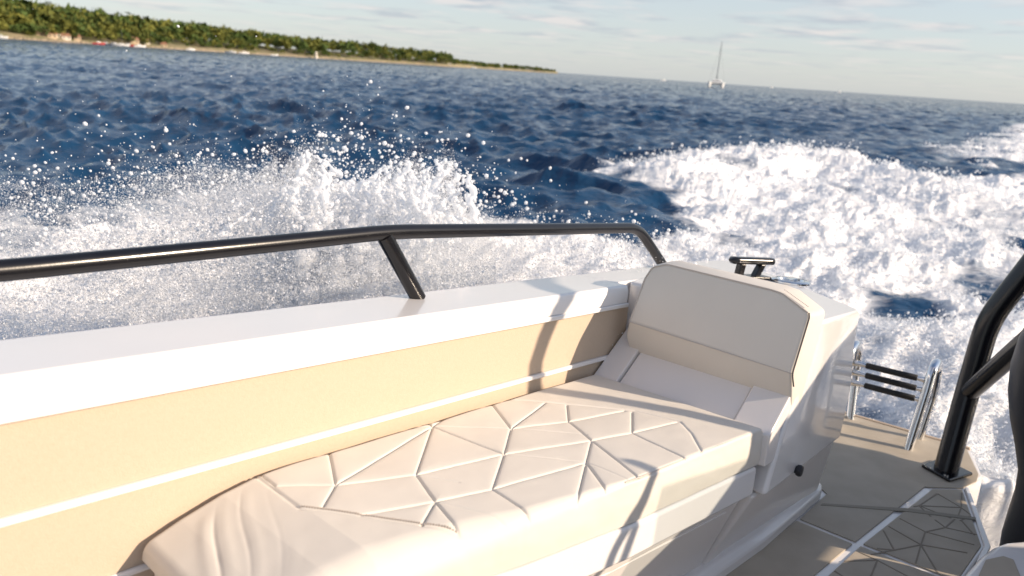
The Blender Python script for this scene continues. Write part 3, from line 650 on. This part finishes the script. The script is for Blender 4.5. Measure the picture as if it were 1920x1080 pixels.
dr = np.where(inside_view, Rg*.0076, Rg*.05)
hh, gx, gy, D = surf(X, Y, Rg, dr)
far = smooth(6000, 1500, Rg)
V = np.stack([X+gx*far, Y+gy*far, hh*far], -1).reshape(-1, 3)
n_a = len(ang); n_r = len(rad_); ii, jj = np.meshgrid(np.arange(n_r-1), np.arange(n_a-1), indexing='ij'); a = (ii*n_a+jj).ravel()
sea = np_mesh('sea', V, np.stack([a, a+n_a, a+n_a+1, a+1], 1), M_sea, {'foam': D.ravel(), 'chop': (.25+4.4*smooth(8, 160, Rg)).ravel()})
sea['kind'] = 'structure'

# ---------------------------------------------------------------- droplets
ico = bmesh.new(); bmesh.ops.create_icosphere(ico, subdivisions=1, radius=1); ICV = np.array([v.co[:] for v in ico.verts]); ICF = np.array([[v.index for v in f.verts] for f in ico.faces]); ico.free()
OCV = np.array([[1, 0, 0], [-1, 0, 0], [0, 1, 0], [0, -1, 0], [0, 0, 1], [0, 0, -1.]]); OCF = np.array([[0, 2, 4], [2, 1, 4], [1, 3, 4], [3, 0, 4], [2, 0, 5], [1, 2, 5], [3, 1, 5], [0, 3, 5]])
TTV = np.array([[1, 1, 1], [1, -1, -1], [-1, 1, -1], [-1, -1, 1.]])*.8; TTF = np.array([[0, 1, 2], [0, 3, 1], [0, 2, 3], [1, 3, 2]])
def drops(name, P, R, shape='oct', mt=None, stretch=.5):
    BV, BF = {'oct': (OCV, OCF), 'ico': (ICV, ICF), 'tet': (TTV, TTF)}[shape]
    n = len(P); sx = 1+rng.uniform(0, stretch, (n, 3)); a = rng.uniform(0, 6.28, n); c, s_ = np.cos(a), np.sin(a)
    v = BV[None]*sx[:, None]*R[:, None, None]; v = np.stack([v[..., 0]*c[:, None]-v[..., 2]*s_[:, None], v[..., 1], v[..., 0]*s_[:, None]+v[..., 2]*c[:, None]], -1)+P[:, None]
    f = BF[None]+(np.arange(n)*len(BV))[:, None, None]
    return np_mesh(name, v.reshape(-1, 3), f.reshape(-1, 3), mt or M_spray, k=3)
DIRX = lambda x, y: nrm(CW @ np.array([x-CX, y-CY, F]))
def rays(x, y):
    d = np.stack([x-CX, y-CY, np.full_like(x, F)], -1); d /= np.linalg.norm(d, axis=1)[:, None]; return d @ CW.T
TOPX = [-100, 0, 150, 300, 380, 470, 520, 550, 575, 600, 640, 660, 700, 730, 760, 790, 815, 830, 850, 870, 900, 950, 1000, 1100, 1240]
TOPY = [380, 360, 380, 350, 330, 355, 320, 292, 275, 300, 340, 352, 335, 310, 290, 300, 325, 292, 296, 370, 402, 415, 420, 440, 455]
top_at = lambda x: np.interp(x, TOPX, TOPY)
# fine spray and mist
def veil_pts(n, r0, sg, shape, name, up_):
    x = np.where(rng.random(n) < .62, rng.normal(660, 210, n), rng.uniform(-80, 1280, n)); t = rng.random(n)**.8
    yt = top_at(x)+np.where(x < 520, -25, 8); y = yt+t*(650-yt)-rng.exponential(up_, n)*(rng.random(n) < .4)
    dist = rng.uniform(2.1, 3.6, n)+(640-y)/640*1.2; P = CAM+rays(x, y)*dist[:, None]; pu = fbm(P[:, 0]*1.7, P[:, 1]*1.7, 4, P[:, 2]*1.7)
    ok = (P[:, 2] > .05) & (x > -100) & (rng.random(n) < np.where(x < 420, .8, 1)*np.where(x > 930, .45, 1)*np.clip(.62+.9*pu, .08, 1))
    return drops(name, P[ok], rng.lognormal(math.log(r0), sg, n)[ok], shape)
veil_pts(110000, .0014, .45, 'oct', 'fine_spray', 18)
veil_pts(900000, .00085, .3, 'tet', 'water_mist', 14)
# big flying drops above and round the splash
def cloud(cnt, cx_, cy_, sx_, sy_, r0, sg, d0=2.6, d1=3.5):
    x = rng.normal(cx_, sx_, cnt); y = rng.normal(cy_, sy_, cnt); P = CAM+rays(x, y)*rng.uniform(d0, d1, cnt)[:, None]; return P, rng.lognormal(math.log(r0*.62), sg+.25, cnt)
cl = [cloud(2000, 330, 430, 190, 60, .0030, .35), cloud(900, 520, 380, 90, 45, .0032, .4), cloud(900, 760, 360, 90, 40, .0034, .4), cloud(70, 670, 235, 42, 38, .0030, .5), cloud(180, 700, 300, 70, 35, .0032, .5), cloud(330, 790, 345, 75, 38, .0042, .5), cloud(160, 600, 290, 50, 30, .0038, .5),
      cloud(170, 880, 370, 60, 32, .0034, .5), cloud(420, 430, 350, 120, 45, .0026, .5), cloud(1000, 180, 400, 190, 60, .0024, .5), cloud(70, 260, 230, 200, 70, .0022, .45), cloud(200, 480, 400, 90, 40, .0032, .5),
      cloud(400, 1080, 440, 120, 25, .0030, .5), cloud(300, 1200, 460, 70, 20, .003, .4), cloud(12, 200, 60, 140, 30, .0018, .3)]
P = np.concatenate([c[0] for c in cl]); R = np.clip(np.concatenate([c[1] for c in cl]), 0.0007, .007)
drops('flying_drops', P, R, 'ico')
# the splash itself: ropes and sheets of water torn apart, fused by a voxel remesh
bp_, br_ = [], []
peaks = [(575, 276), (560, 300), (600, 300), (640, 330), (760, 290), (775, 300), (828, 290), (850, 296), (700, 330), (735, 312), (530, 330), (800, 330), (665, 335), (865, 350), (890, 400), (490, 365), (720, 300)]
for (x0, y0) in peaks*3:
    x = x0+rng.normal()*7; y = y0+rng.exponential(14); d = rng.uniform(2.7, 3.3); r = rng.uniform(.0025, .0055); vx = rng.normal()*.6
    while y < 440:
        if rng.random() < .66: bp_.append(pd(x, y, d)); br_.append(r*rng.uniform(.5, 1.3))
        st = r*260; vx += rng.normal()*.3; x += vx*1.8+rng.normal()*2.6; y += st*rng.uniform(.6, 1.2); r = min(r*1.035, .012); vx *= .93
        if rng.random() < .22: bp_.append(pd(x+rng.normal()*14, y+rng.normal()*9, d)); br_.append(r*.7)
n = 7500
x = rng.normal(670, 115, n); x = np.where(rng.random(n) < .25, rng.uniform(380, 1000, n), x); yt = top_at(x)+42+np.abs(x-680)*.16; y = yt+rng.random(n)**.8*(610-yt); dd = rng.uniform(2.8, 3.8, n)
Pm = CAM+rays(x, y)*dd[:, None]; Rm = rng.lognormal(math.log(.0085), .5, n)*np.clip(1.25-np.abs(x-690)/240, .3, 1)*np.clip((y-yt)/90+.45, .4, 1.3)
kp = (y < 620) & (fbm(Pm[:, 0]*2.6, Pm[:, 1]*2.6, 3, Pm[:, 2]*2.6) > -.22)
P = np.concatenate([np.array(bp_), Pm[kp]]); R = np.concatenate([np.array(br_), Rm[kp]])
spl = drops('splash', P, R, 'ico', stretch=.7)
rm = spl.modifiers.new('fuse', 'REMESH'); rm.mode = 'VOXEL'; rm.voxel_size = .0062; rm.use_smooth_shade = True
sm_ = spl.modifiers.new('relax', 'SMOOTH'); sm_.iterations = 2; sm_.factor = .5
tx_ = bpy.data.textures.new('torn_water', 'CLOUDS'); tx_.noise_scale = .022; tx_.noise_depth = 3
dm = spl.modifiers.new('tear', 'DISPLACE'); dm.texture = tx_; dm.strength = .014; dm.mid_level = .5; dm.texture_coords = 'LOCAL'
# foam clumps thrown up along the wake
def surf_pts(n, P, zlo, zs, rlo, sg):
    A = np.array(P); x = rng.uniform(A[:, 0].min(), A[:, 0].max(), n); y = rng.uniform(A[:, 1].min(), A[:, 1].max(), n); return x, y
def screen_pts(n, poly, r0, sg, lift, name, rmax=.06, dmin=.5):
    A = np.array(poly, float); x = rng.uniform(A[:, 0].min(), A[:, 0].max(), n); y = rng.uniform(A[:, 1].min(), A[:, 1].max(), n)
    k = poly_sd(poly, x, y) > 0; x, y = x[k], y[k]; d = rays(x, y); t = -H/d[:, 2]; X = d[:, 0]*t; Y = d[:, 1]*t; rr_ = np.hypot(X, Y)
    h, _, _, D = surf(X, Y, rr_, np.full_like(X, .02)); k = (rng.random(len(X)) < smooth(dmin, 1, D)) & (hull_flat(X, Y) < .02)
    z = h+rng.exponential(lift, len(X))*np.clip(rr_/8, .6, 2); R = rng.lognormal(math.log(r0), sg, len(X))*np.clip(rr_/8, .6, 3)
    return drops(name, np.stack([X, Y, z], -1)[k], np.clip(R[k], .002, rmax*3))
wk = [(1000, 345), (1100, 330), (1200, 315), (1290, 300), (1400, 290), (1500, 285), (1600, 300), (1700, 320), (1790, 345), (1920, 380), (1920, 1040), (1600, 900), (1500, 600), (1230, 560), (1230, 400)]
screen_pts(170000, wk, .0038, .6, .03, 'wake_spray')
screen_pts(8000, [(1590, 243), (1720, 262), (1860, 225), (1920, 222), (1920, 330), (1750, 300)], .008, .4, .03, 'distant_wake_spray')
screen_pts(40000, [(-50, 420), (500, 360), (900, 400), (1250, 450), (1250, 600), (-50, 700)], .006, .5, .05, 'hull_spray')
for nm_ in ('water_mist', 'fine_spray', 'flying_drops', 'splash', 'wake_spray', 'distant_wake_spray', 'hull_spray'):
    bpy.data.objects[nm_]['kind'] = 'stuff'
tag(bpy.data.objects['fine_spray'], 'fine white droplets of spray drifting beside the hull beyond the rail', 'spray')
tag(bpy.data.objects['water_mist'], 'soft white mist of spray hanging around the splash and under the rail', 'mist')
tag(bpy.data.objects['flying_drops'], 'scattered white drops flying above the splash', 'water drops')
tag(bpy.data.objects['splash'], 'ragged white splash of water thrown up behind the black rail', 'splash')
tag(bpy.data.objects['wake_spray'], 'churned foam and droplets on the wake behind the stern', 'foam')
tag(bpy.data.objects['distant_wake_spray'], 'distant patch of wake foam at the right edge', 'foam')
tag(bpy.data.objects['hull_spray'], 'low foam droplets on the water close along the hull', 'foam')

# ================================================================ THE SHORE
def shore(x, dist): p = pw(x, 66+.067*x+10, 0); d = np.array([p[0], p[1]]); return d/np.linalg.norm(d)*dist
SX = [-200, -60, 0, 200, 400, 593, 700, 845, 900, 960, 1045]
SDI = [520, 560, 590, 640, 720, 820, 900, 1010, 1350, 1500, 1620]
TH = [33, 31, 28.0, 25, 23, 19.5, 20, 17, 13, 12, 6]    # wooded height (m) of the skyline
def S(x): return shore(x, float(np.interp(x, SX, SDI)))
M_land = mat('shore_ground', (.30, .24, .15), .9, noise=(.06, .2, (.16, .17, .07)), bump=[(.3, .3, 1.)])
M_rock = mat('shore_rock', (.40, .32, .22), .9, noise=(.12, .2, (.20, .17, .10)))
M_pine = mat('pine_leaves', (.17, .17, .035), .8, spec=.2, noise=(.10, .15, (.06, .085, .022)))
M_pine2 = mat('oak_leaves', (.085, .125, .03), .8, spec=.2, noise=(.15, .22, (.045, .075, .02)))
M_bark = mat('bark', (.10, .06, .04), .9)
M_wall = mat('plaster_wall', (.55, .44, .31), .8, noise=(.3, .2, (.48, .37, .25)))
M_wall2 = mat('pale_plaster', (.62, .57, .48), .8)
M_roof = mat('roof_tiles', (.36, .19, .12), .8, noise=(.8, .2, (.30, .15, .09)))
M_win = mat('window_glass', (.03, .035, .05), .15)
M_boatw = mat('boat_white', (.78, .78, .76), .3); M_boatd = mat('boat_dark', (.06, .07, .10), .4); M_red = mat('boat_red', (.42, .05, .05), .5)
M_alu = mat('mast_metal', (.14, .15, .17), .4, metal=.3)
# land sheet
xs = np.linspace(-260, 1045, 150); rows = [-.6, .5, 1.6, 3.5]; V = []; K = 26
for x in xs:
    s0 = S(x); n_ = s0/np.linalg.norm(s0); hh_ = np.interp(x, SX, TH)*.36; w_ = float(np.interp(x, [-260, 845, 1045], [330, 170, 40]))
    for k in range(K):
        t = k/(K-1); q = s0+n_*w_*t; z = -.8+2.4*min(1, t*30)+hh_*math.sin(min(1, t*1.6)*math.pi/2)*(1-max(0, t-.85)*6.6)*1.0
        V.append((q[0], q[1], z if k else -1.5))
V = np.array(V); nz_ = fbm(V[:, 0]*.02, V[:, 1]*.02, 3); V[:, 2] += np.where(V[:, 2] > 1.5, nz_*1.2, 0)
ii, jj = np.meshgrid(np.arange(len(xs)-1), np.arange(K-1), indexing='ij'); a = (ii*K+jj).ravel()
hl = np_mesh('headland', V, np.stack([a, a+K, a+K+1, a+1], 1), M_land); hl['kind'] = 'structure'
# rocky beach line
V = []; xs = np.linspace(-260, 1045, 420)
for i, x in enumerate(xs):
    s0 = S(x); n_ = s0/np.linalg.norm(s0); r = rng.random()
    for k, (o_, z) in enumerate(((-3, -.6), (-1.5, .4+r*.4), (3, .9+r*.9), (9, 1.0+r*.9), (14, -.5))): V.append((*(s0+n_*(o_+rng.normal()*.5)), z))
ii, jj = np.meshgrid(np.arange(len(xs)-1), np.arange(4), indexing='ij'); a = (ii*5+jj).ravel()
bh = np_mesh('beach', np.array(V), np.stack([a, a+5, a+6, a+1], 1), M_rock, smooth=False); bh['kind'] = 'structure'
def crown(c, rx, rz, n, leaf):
    "leaf clumps through a lobed crown"
    lob = rng.normal(size=(7, 3)); lob /= np.linalg.norm(lob, axis=1)[:, None]; lob[:, 2] = np.abs(lob[:, 2])*.7; lc_ = c+lob*[rx*.55, rx*.55, rz*.5]; pk = rng.integers(0, 7, n)
    d = rng.normal(size=(n, 3)); d /= np.linalg.norm(d, axis=1)[:, None]; P = lc_[pk]+d*[rx*.55, rx*.55, rz*.55]*rng.uniform(.55, 1.05, (n, 1))
    t = rng.normal(size=(n, 3, 3))*leaf; return P[:, None]+t
def blades(name, T, mt): f = np.arange(T.shape[0]*3).reshape(-1, 3); return np_mesh(name, T.reshape(-1, 3), f, mt, smooth=False, k=3)
T1, T2 = [], []
for i in range(1500):
    x = rng.uniform(-250, 1040); s0 = S(x); n_ = s0/np.linalg.norm(s0); th = float(np.interp(x, SX, TH)); w_ = float(np.interp(x, [-260, 845, 1045], [300, 120, 30])); t = rng.random()**1.5
    q = s0+n_*(10+w_*t); g_ = 1.2+th*.36*math.sin(min(1, t*1.6)*math.pi/2); 
    if x > 845: hgt = min(th, 9)*rng.uniform(.7, 1.0); g_ *= .6
    else: hgt = rng.choice([.36, .48, .6, .72])*rng.uniform(.9, 1.1)*th*(.8 if t < .08 else 1)
    if x < 640 and t < .05: hgt *= .6
    rx = hgt*rng.uniform(.38, .55); c = np.array([q[0], q[1], g_+hgt*.62]); tr_ = crown(c, rx, hgt*.42, 75, hgt*.10); (T1 if rng.random() < .6 else T2).append(tr_)
f1 = blades('pine_wood', np.concatenate(T1), M_pine); f1['kind'] = 'stuff'; tag(f1, 'dense sunlit pine wood covering the long headland', 'woodland')
f2 = blades('scrub_oak_wood', np.concatenate(T2), M_pine2); f2['kind'] = 'stuff'; tag(f2, 'darker broadleaf trees mixed through the headland wood', 'woodland')
def up_thing(name, p, label, cat, group=None, rz=0):
    o = bpy.data.objects.new(name, None); col.objects.link(o); o.location = Vector(p); o.rotation_euler = (0, 0, rz); return tag(o, label, cat, group)
# single trees at the headland end
for j, (x, off_, hgt, lab) in enumerate([(846, 6, 12.5, 'tall dark pine standing last at the tip of the near wood'), (826, 4, 11, 'round pine second from the tip of the near wood'), (662, 5, 14, 'broad pine standing above the gap before the low beach'), (690, 4, 13, 'bushy pine just right of the broad pine on the beach'), (572, 4, 11, 'brownish pine close to the stone beacon')]):
    s0 = S(x); n_ = s0/np.linalg.norm(s0); q = s0+n_*(8+off_); t_ = up_thing('pine_tree', (q[0], q[1], 1), lab, 'tree', 'single pines on the headland shore')
    blades('crown', crown(np.array([0, 0, hgt*.66]), hgt*.36, hgt*.38, 320, hgt*.035), M_pine if j % 2 else M_pine2).parent = t_
    o = MB().tube([(0, 0, -1), (.2, 0, hgt*.3), (.0, .2, hgt*.7)], [.35, .28, .15], 8).build('trunk', M_bark, None, scale=1); o.parent = t_
# houses
def house(x, lift, back, wx, wz, lab, mw, grp='houses on the far shore', flat=False):
    s0 = S(x); n_ = s0/np.linalg.norm(s0); q = s0+n_*back; rz = math.atan2(n_[1], n_[0])-math.pi/2
    wx *= .7; wz *= .7; h = up_thing('shore_house', (q[0], q[1], lift), lab, 'house', grp, rz)
    def pt(mb, nm, m_, par=h, **k): o = mb.build(nm, m_, None, scale=1, smooth=False, **k); o.parent = par; return o
    pt(MB().box(-wx/2, wx/2, 0, 7, -3, wz), 'wall', mw)
    if flat: pt(MB().box(-wx/2-.3, wx/2+.3, -.3, 7.3, wz+.003, wz+.4), 'roof', M_wall2)
    else: pt(MB().loft([[(-wx/2-.5, -.6, wz+.003), (wx/2+.5, -.6, wz+.003), (wx/2+.5, 7.6, wz+.003), (-wx/2-.5, 7.6, wz+.003)], [(-wx/2+1, 3.3, wz+1.8), (wx/2-1, 3.3, wz+1.8), (wx/2-1, 3.7, wz+1.8), (-wx/2+1, 3.7, wz+1.8)]]), 'roof', M_roof)
    k = max(2, int(wx/3))
    for i in range(k):
        xx = -wx/2+wx*(i+.5)/k; pt(MB().box(xx-.5, xx+.5, -.06, .2, wz*.35, wz*.7), 'window', M_win)
house(10, 12, 60, 11, 6, 'ochre house set high among the trees at the left edge', M_wall)
house(83, 4.5, 16, 12, 5, 'large ochre house above the rocks left of the red roofs', M_wall)
house(100, 2.2, 9, 8, 4, 'small ochre boathouse at the water below the large ochre house', M_wall)
house(112, 2.6, 13, 13, 4, 'long red roofed villa in the middle of the shore group', M_wall2)
house(126, 2.0, 8, 8, 3.2, 'low pale house right of the long red roofed villa', M_wall2)
house(147, 1.8, 9, 6, 3.6, 'lone ochre cabin between the villas and the moored boats', M_wall)
house(254, 2.5, 12, 9, 4, 'red roofed house behind the moored boats', M_wall)
house(277, 2.4, 14, 6, 4.6, 'white gabled house at the edge of the trees right of the moored boats', M_wall2)
house(308, 1.6, 8, 7, 2.6, 'low ochre hut on the shore right of the white gabled house', M_wall)
house(842, 1.6, 9, 8, 3.4, 'pale flat roofed hut under the last pine of the near wood', M_wall2, flat=True)
# stone beacon
s0 = S(593)*.985; bt = up_thing('beacon_tower', (s0[0], s0[1], 0), 'small pale stone beacon standing in the water off the wooded shore', 'beacon')
def bpart(mb, nm, m_): o = mb.build(nm, m_, None, scale=1); o.parent = bt
ci = lambda r, z, n=16: [(r*math.cos(a), r*math.sin(a), z) for a in np.linspace(0, 2*math.pi, n, endpoint=False)]
bpart(MB().loft([ci(2.0, -1), ci(1.9, 1.2), ci(1.5, 1.25), ci(1.3, 5.2)]), 'tower', M_wall2); bpart(MB().loft([ci(1.6, 5.203), ci(1.6, 5.6), ci(.4, 6.6)]), 'cap', M_wall2)
# moored boats
def moored(x, L_, lab, hullm=M_boatw, off_=30, cab=True, mast=0):
    s0 = S(x); n_ = s0/np.linalg.norm(s0); q = s0-n_*off_; b = up_thing('moored_boat', (q[0], q[1], 0), lab, 'boat', 'boats moored off the far shore', math.atan2(n_[1], n_[0])-math.pi/2+rng.normal()*.3)
    def pt(mb, nm, m_, **k): o = mb.build(nm, m_, None, scale=1, **k); o.parent = b
    R_ = []
    for u, w_, z0_, z1_ in ((-.5, .9, -.3, 1.0), (-.2, 1., -.4, 1.0), (.15, .9, -.4, 1.15), (.38, .5, -.3, 1.35), (.5, .04, .6, 1.5)):
        hw = w_*L_*.16; R_.append([(u*L_, -hw*.5, z0_), (u*L_, hw*.5, z0_), (u*L_, hw, z1_), (u*L_, -hw, z1_)])
    pt(MB().loft(R_), 'hull', hullm)
    if cab:
        pt(MB().loft([[(-.15*L_, -.1*L_, 1.02), (.2*L_, -.08*L_, 1.12), (.2*L_, .08*L_, 1.12), (-.15*L_, .1*L_, 1.02)], [(-.12*L_, -.08*L_, 2.0), (.08*L_, -.07*L_, 2.0), (.08*L_, .07*L_, 2.0), (-.12*L_, .08*L_, 2.0)]]), 'cabin', M_boatw, bevel=.05)
        pt(MB().box(-.1*L_, .09*L_, -.105*L_, .105*L_, 1.45, 1.75), 'window_band', M_win)
    if mast: pt(MB().tube([(.05*L_, 0, 1), (.05*L_, 0, mast)], .09, 6), 'mast', M_alu)
moored(186, 8, 'small white boat with a red hull at the left of the moorings', M_red)
moored(199, 8, 'dark hulled boat next to the red one in the moorings', M_boatd)
moored(214, 12, 'long white motor cruiser in the middle of the moorings')
moored(229, 11, 'white cruiser with a tall mast right of the long cruiser', mast=11)
moored(241, 9, 'small red boat close beside the masted cruiser', M_red, off_=34)
moored(262, 9, 'white cabin boat in front of the red roofed house')
moored(358, 7, 'pale launch lying alone off the middle of the wood', off_=20)
moored(433, 10, 'white boat off the darker trees left of the beacon')
moored(458, 9, 'white boat just right of its twin left of the beacon')
moored(515, 7, 'small white launch nearest the beacon', cab=False)
moored(886, 14, 'white boat off the low point beyond the near wood', off_=20)
moored(2, 8, 'white launch at the left edge of the photo below the high house')
# tiny boats on the horizon
for x, y, L_, lab in ((1243, 149, 11, 'tiny white boat on the horizon left of the catamaran'), (1445, 163, 6, 'tiny speck of a boat on the horizon just right of the catamaran'), (1572, 172, 6, 'tiny speck of a boat on the horizon far right of the catamaran')):
    p = pw(x, y+8, 0); d = p[:2]/np.linalg.norm(p[:2])*1500; b = up_thing('distant_boat', (d[0], d[1], 0), lab, 'boat', 'distant boats on the horizon')
    o = MB().loft([[(-L_/2, -2, -.3), (-L_/2, 2, -.3), (-L_/2, 2, 1.3), (-L_/2, -2, 1.3)], [(L_*.2, -2, -.3), (L_*.2, 2, -.3), (L_*.2, 2, 1.5), (L_*.2, -2, 1.5)], [(L_/2, -.1, .8), (L_/2, .1, .8), (L_/2, .1, 2), (L_/2, -.1, 2)]]).build('hull', M_boatw, None, scale=1); o.parent = b
    o = MB().box(-L_*.2, L_*.15, -1.4, 1.4, 1.45, 3.2).build('cabin', M_boatw, None, scale=1, bevel=.2); o.parent = b
# catamaran, seen from astern or ahead
p = pw(1341, 168, 0); d = nrm([p[0], p[1], 0]); q = d*335
ct = up_thing('catamaran', (q[0], q[1], 0), 'white sailing catamaran with bare mast under way near the horizon', 'sailboat', None, math.atan2(d[1], d[0])-math.pi/2)
def cp(mb, nm, m_, par=ct, **k): o = mb.build(nm, m_, None, scale=1, **k); o.parent = par; return o
for s_ in (-1, 1):
    R_ = []
    for yy, w_, z0_, z1_ in ((-6.5, .12, .4, 2.3), (-5.5, .5, -.3, 2.25), (-2, .85, -.4, 2.1), (3, .9, -.4, 1.9), (6, .8, -.2, 1.2), (6.6, .7, .1, .7)):
        R_.append([(s_*2.75-w_*.6, yy, z0_), (s_*2.75+w_*.6, yy, z0_), (s_*2.75+w_*1.05, yy, z1_), (s_*2.75-w_*1.05, yy, z1_)])
    cp(MB().loft(R_), 'hull', M_boatw, bevel=.1)
cp(MB().box(-2.2, 2.2, -1.5, 4, 1.15, 1.85), 'bridge_deck', M_boatw, bevel=.1)
cp(MB().loft([[(-2.5, -2.4, 1.86), (2.5, -2.4, 1.86), (2.6, 3.5, 1.86), (-2.6, 3.5, 1.86)], [(-1.7, -1.0, 3.2), (1.7, -1.0, 3.2), (2.0, 3.3, 3.2), (-2.0, 3.3, 3.2)]]), 'saloon', M_boatw, bevel=.15)
cp(MB().loft([[(-2.12, -1.95, 2.2), (2.12, -1.95, 2.2), (2.12, -1.8, 2.2), (-2.12, -1.8, 2.2)], [(-1.85, -1.5, 2.8), (1.85, -1.5, 2.8), (1.85, -1.3, 2.8), (-1.85, -1.3, 2.8)]]), 'window', M_win)
cp(MB().tube([(0, -.4, 3.2), (0, -.2, 19)], [.17, .12], 8), 'mast', M_alu)
cp(MB().tube([(0, -.4, 4.3), (0, 4.6, 4.4)], [.32, .28], 8), 'boom', M_boatd)
for a, b in (((-.0, -.3, 17), (-3.3, .6, 2.0)), ((0, -.3, 17), (3.3, .6, 2.0)), ((0, -.3, 18), (0, -6.3, 2.2))): cp(MB().tube([a, b], .025, 5), 'stay', M_alu)

for o in bpy.data.objects:
    if '_b' in o: del o['_b']
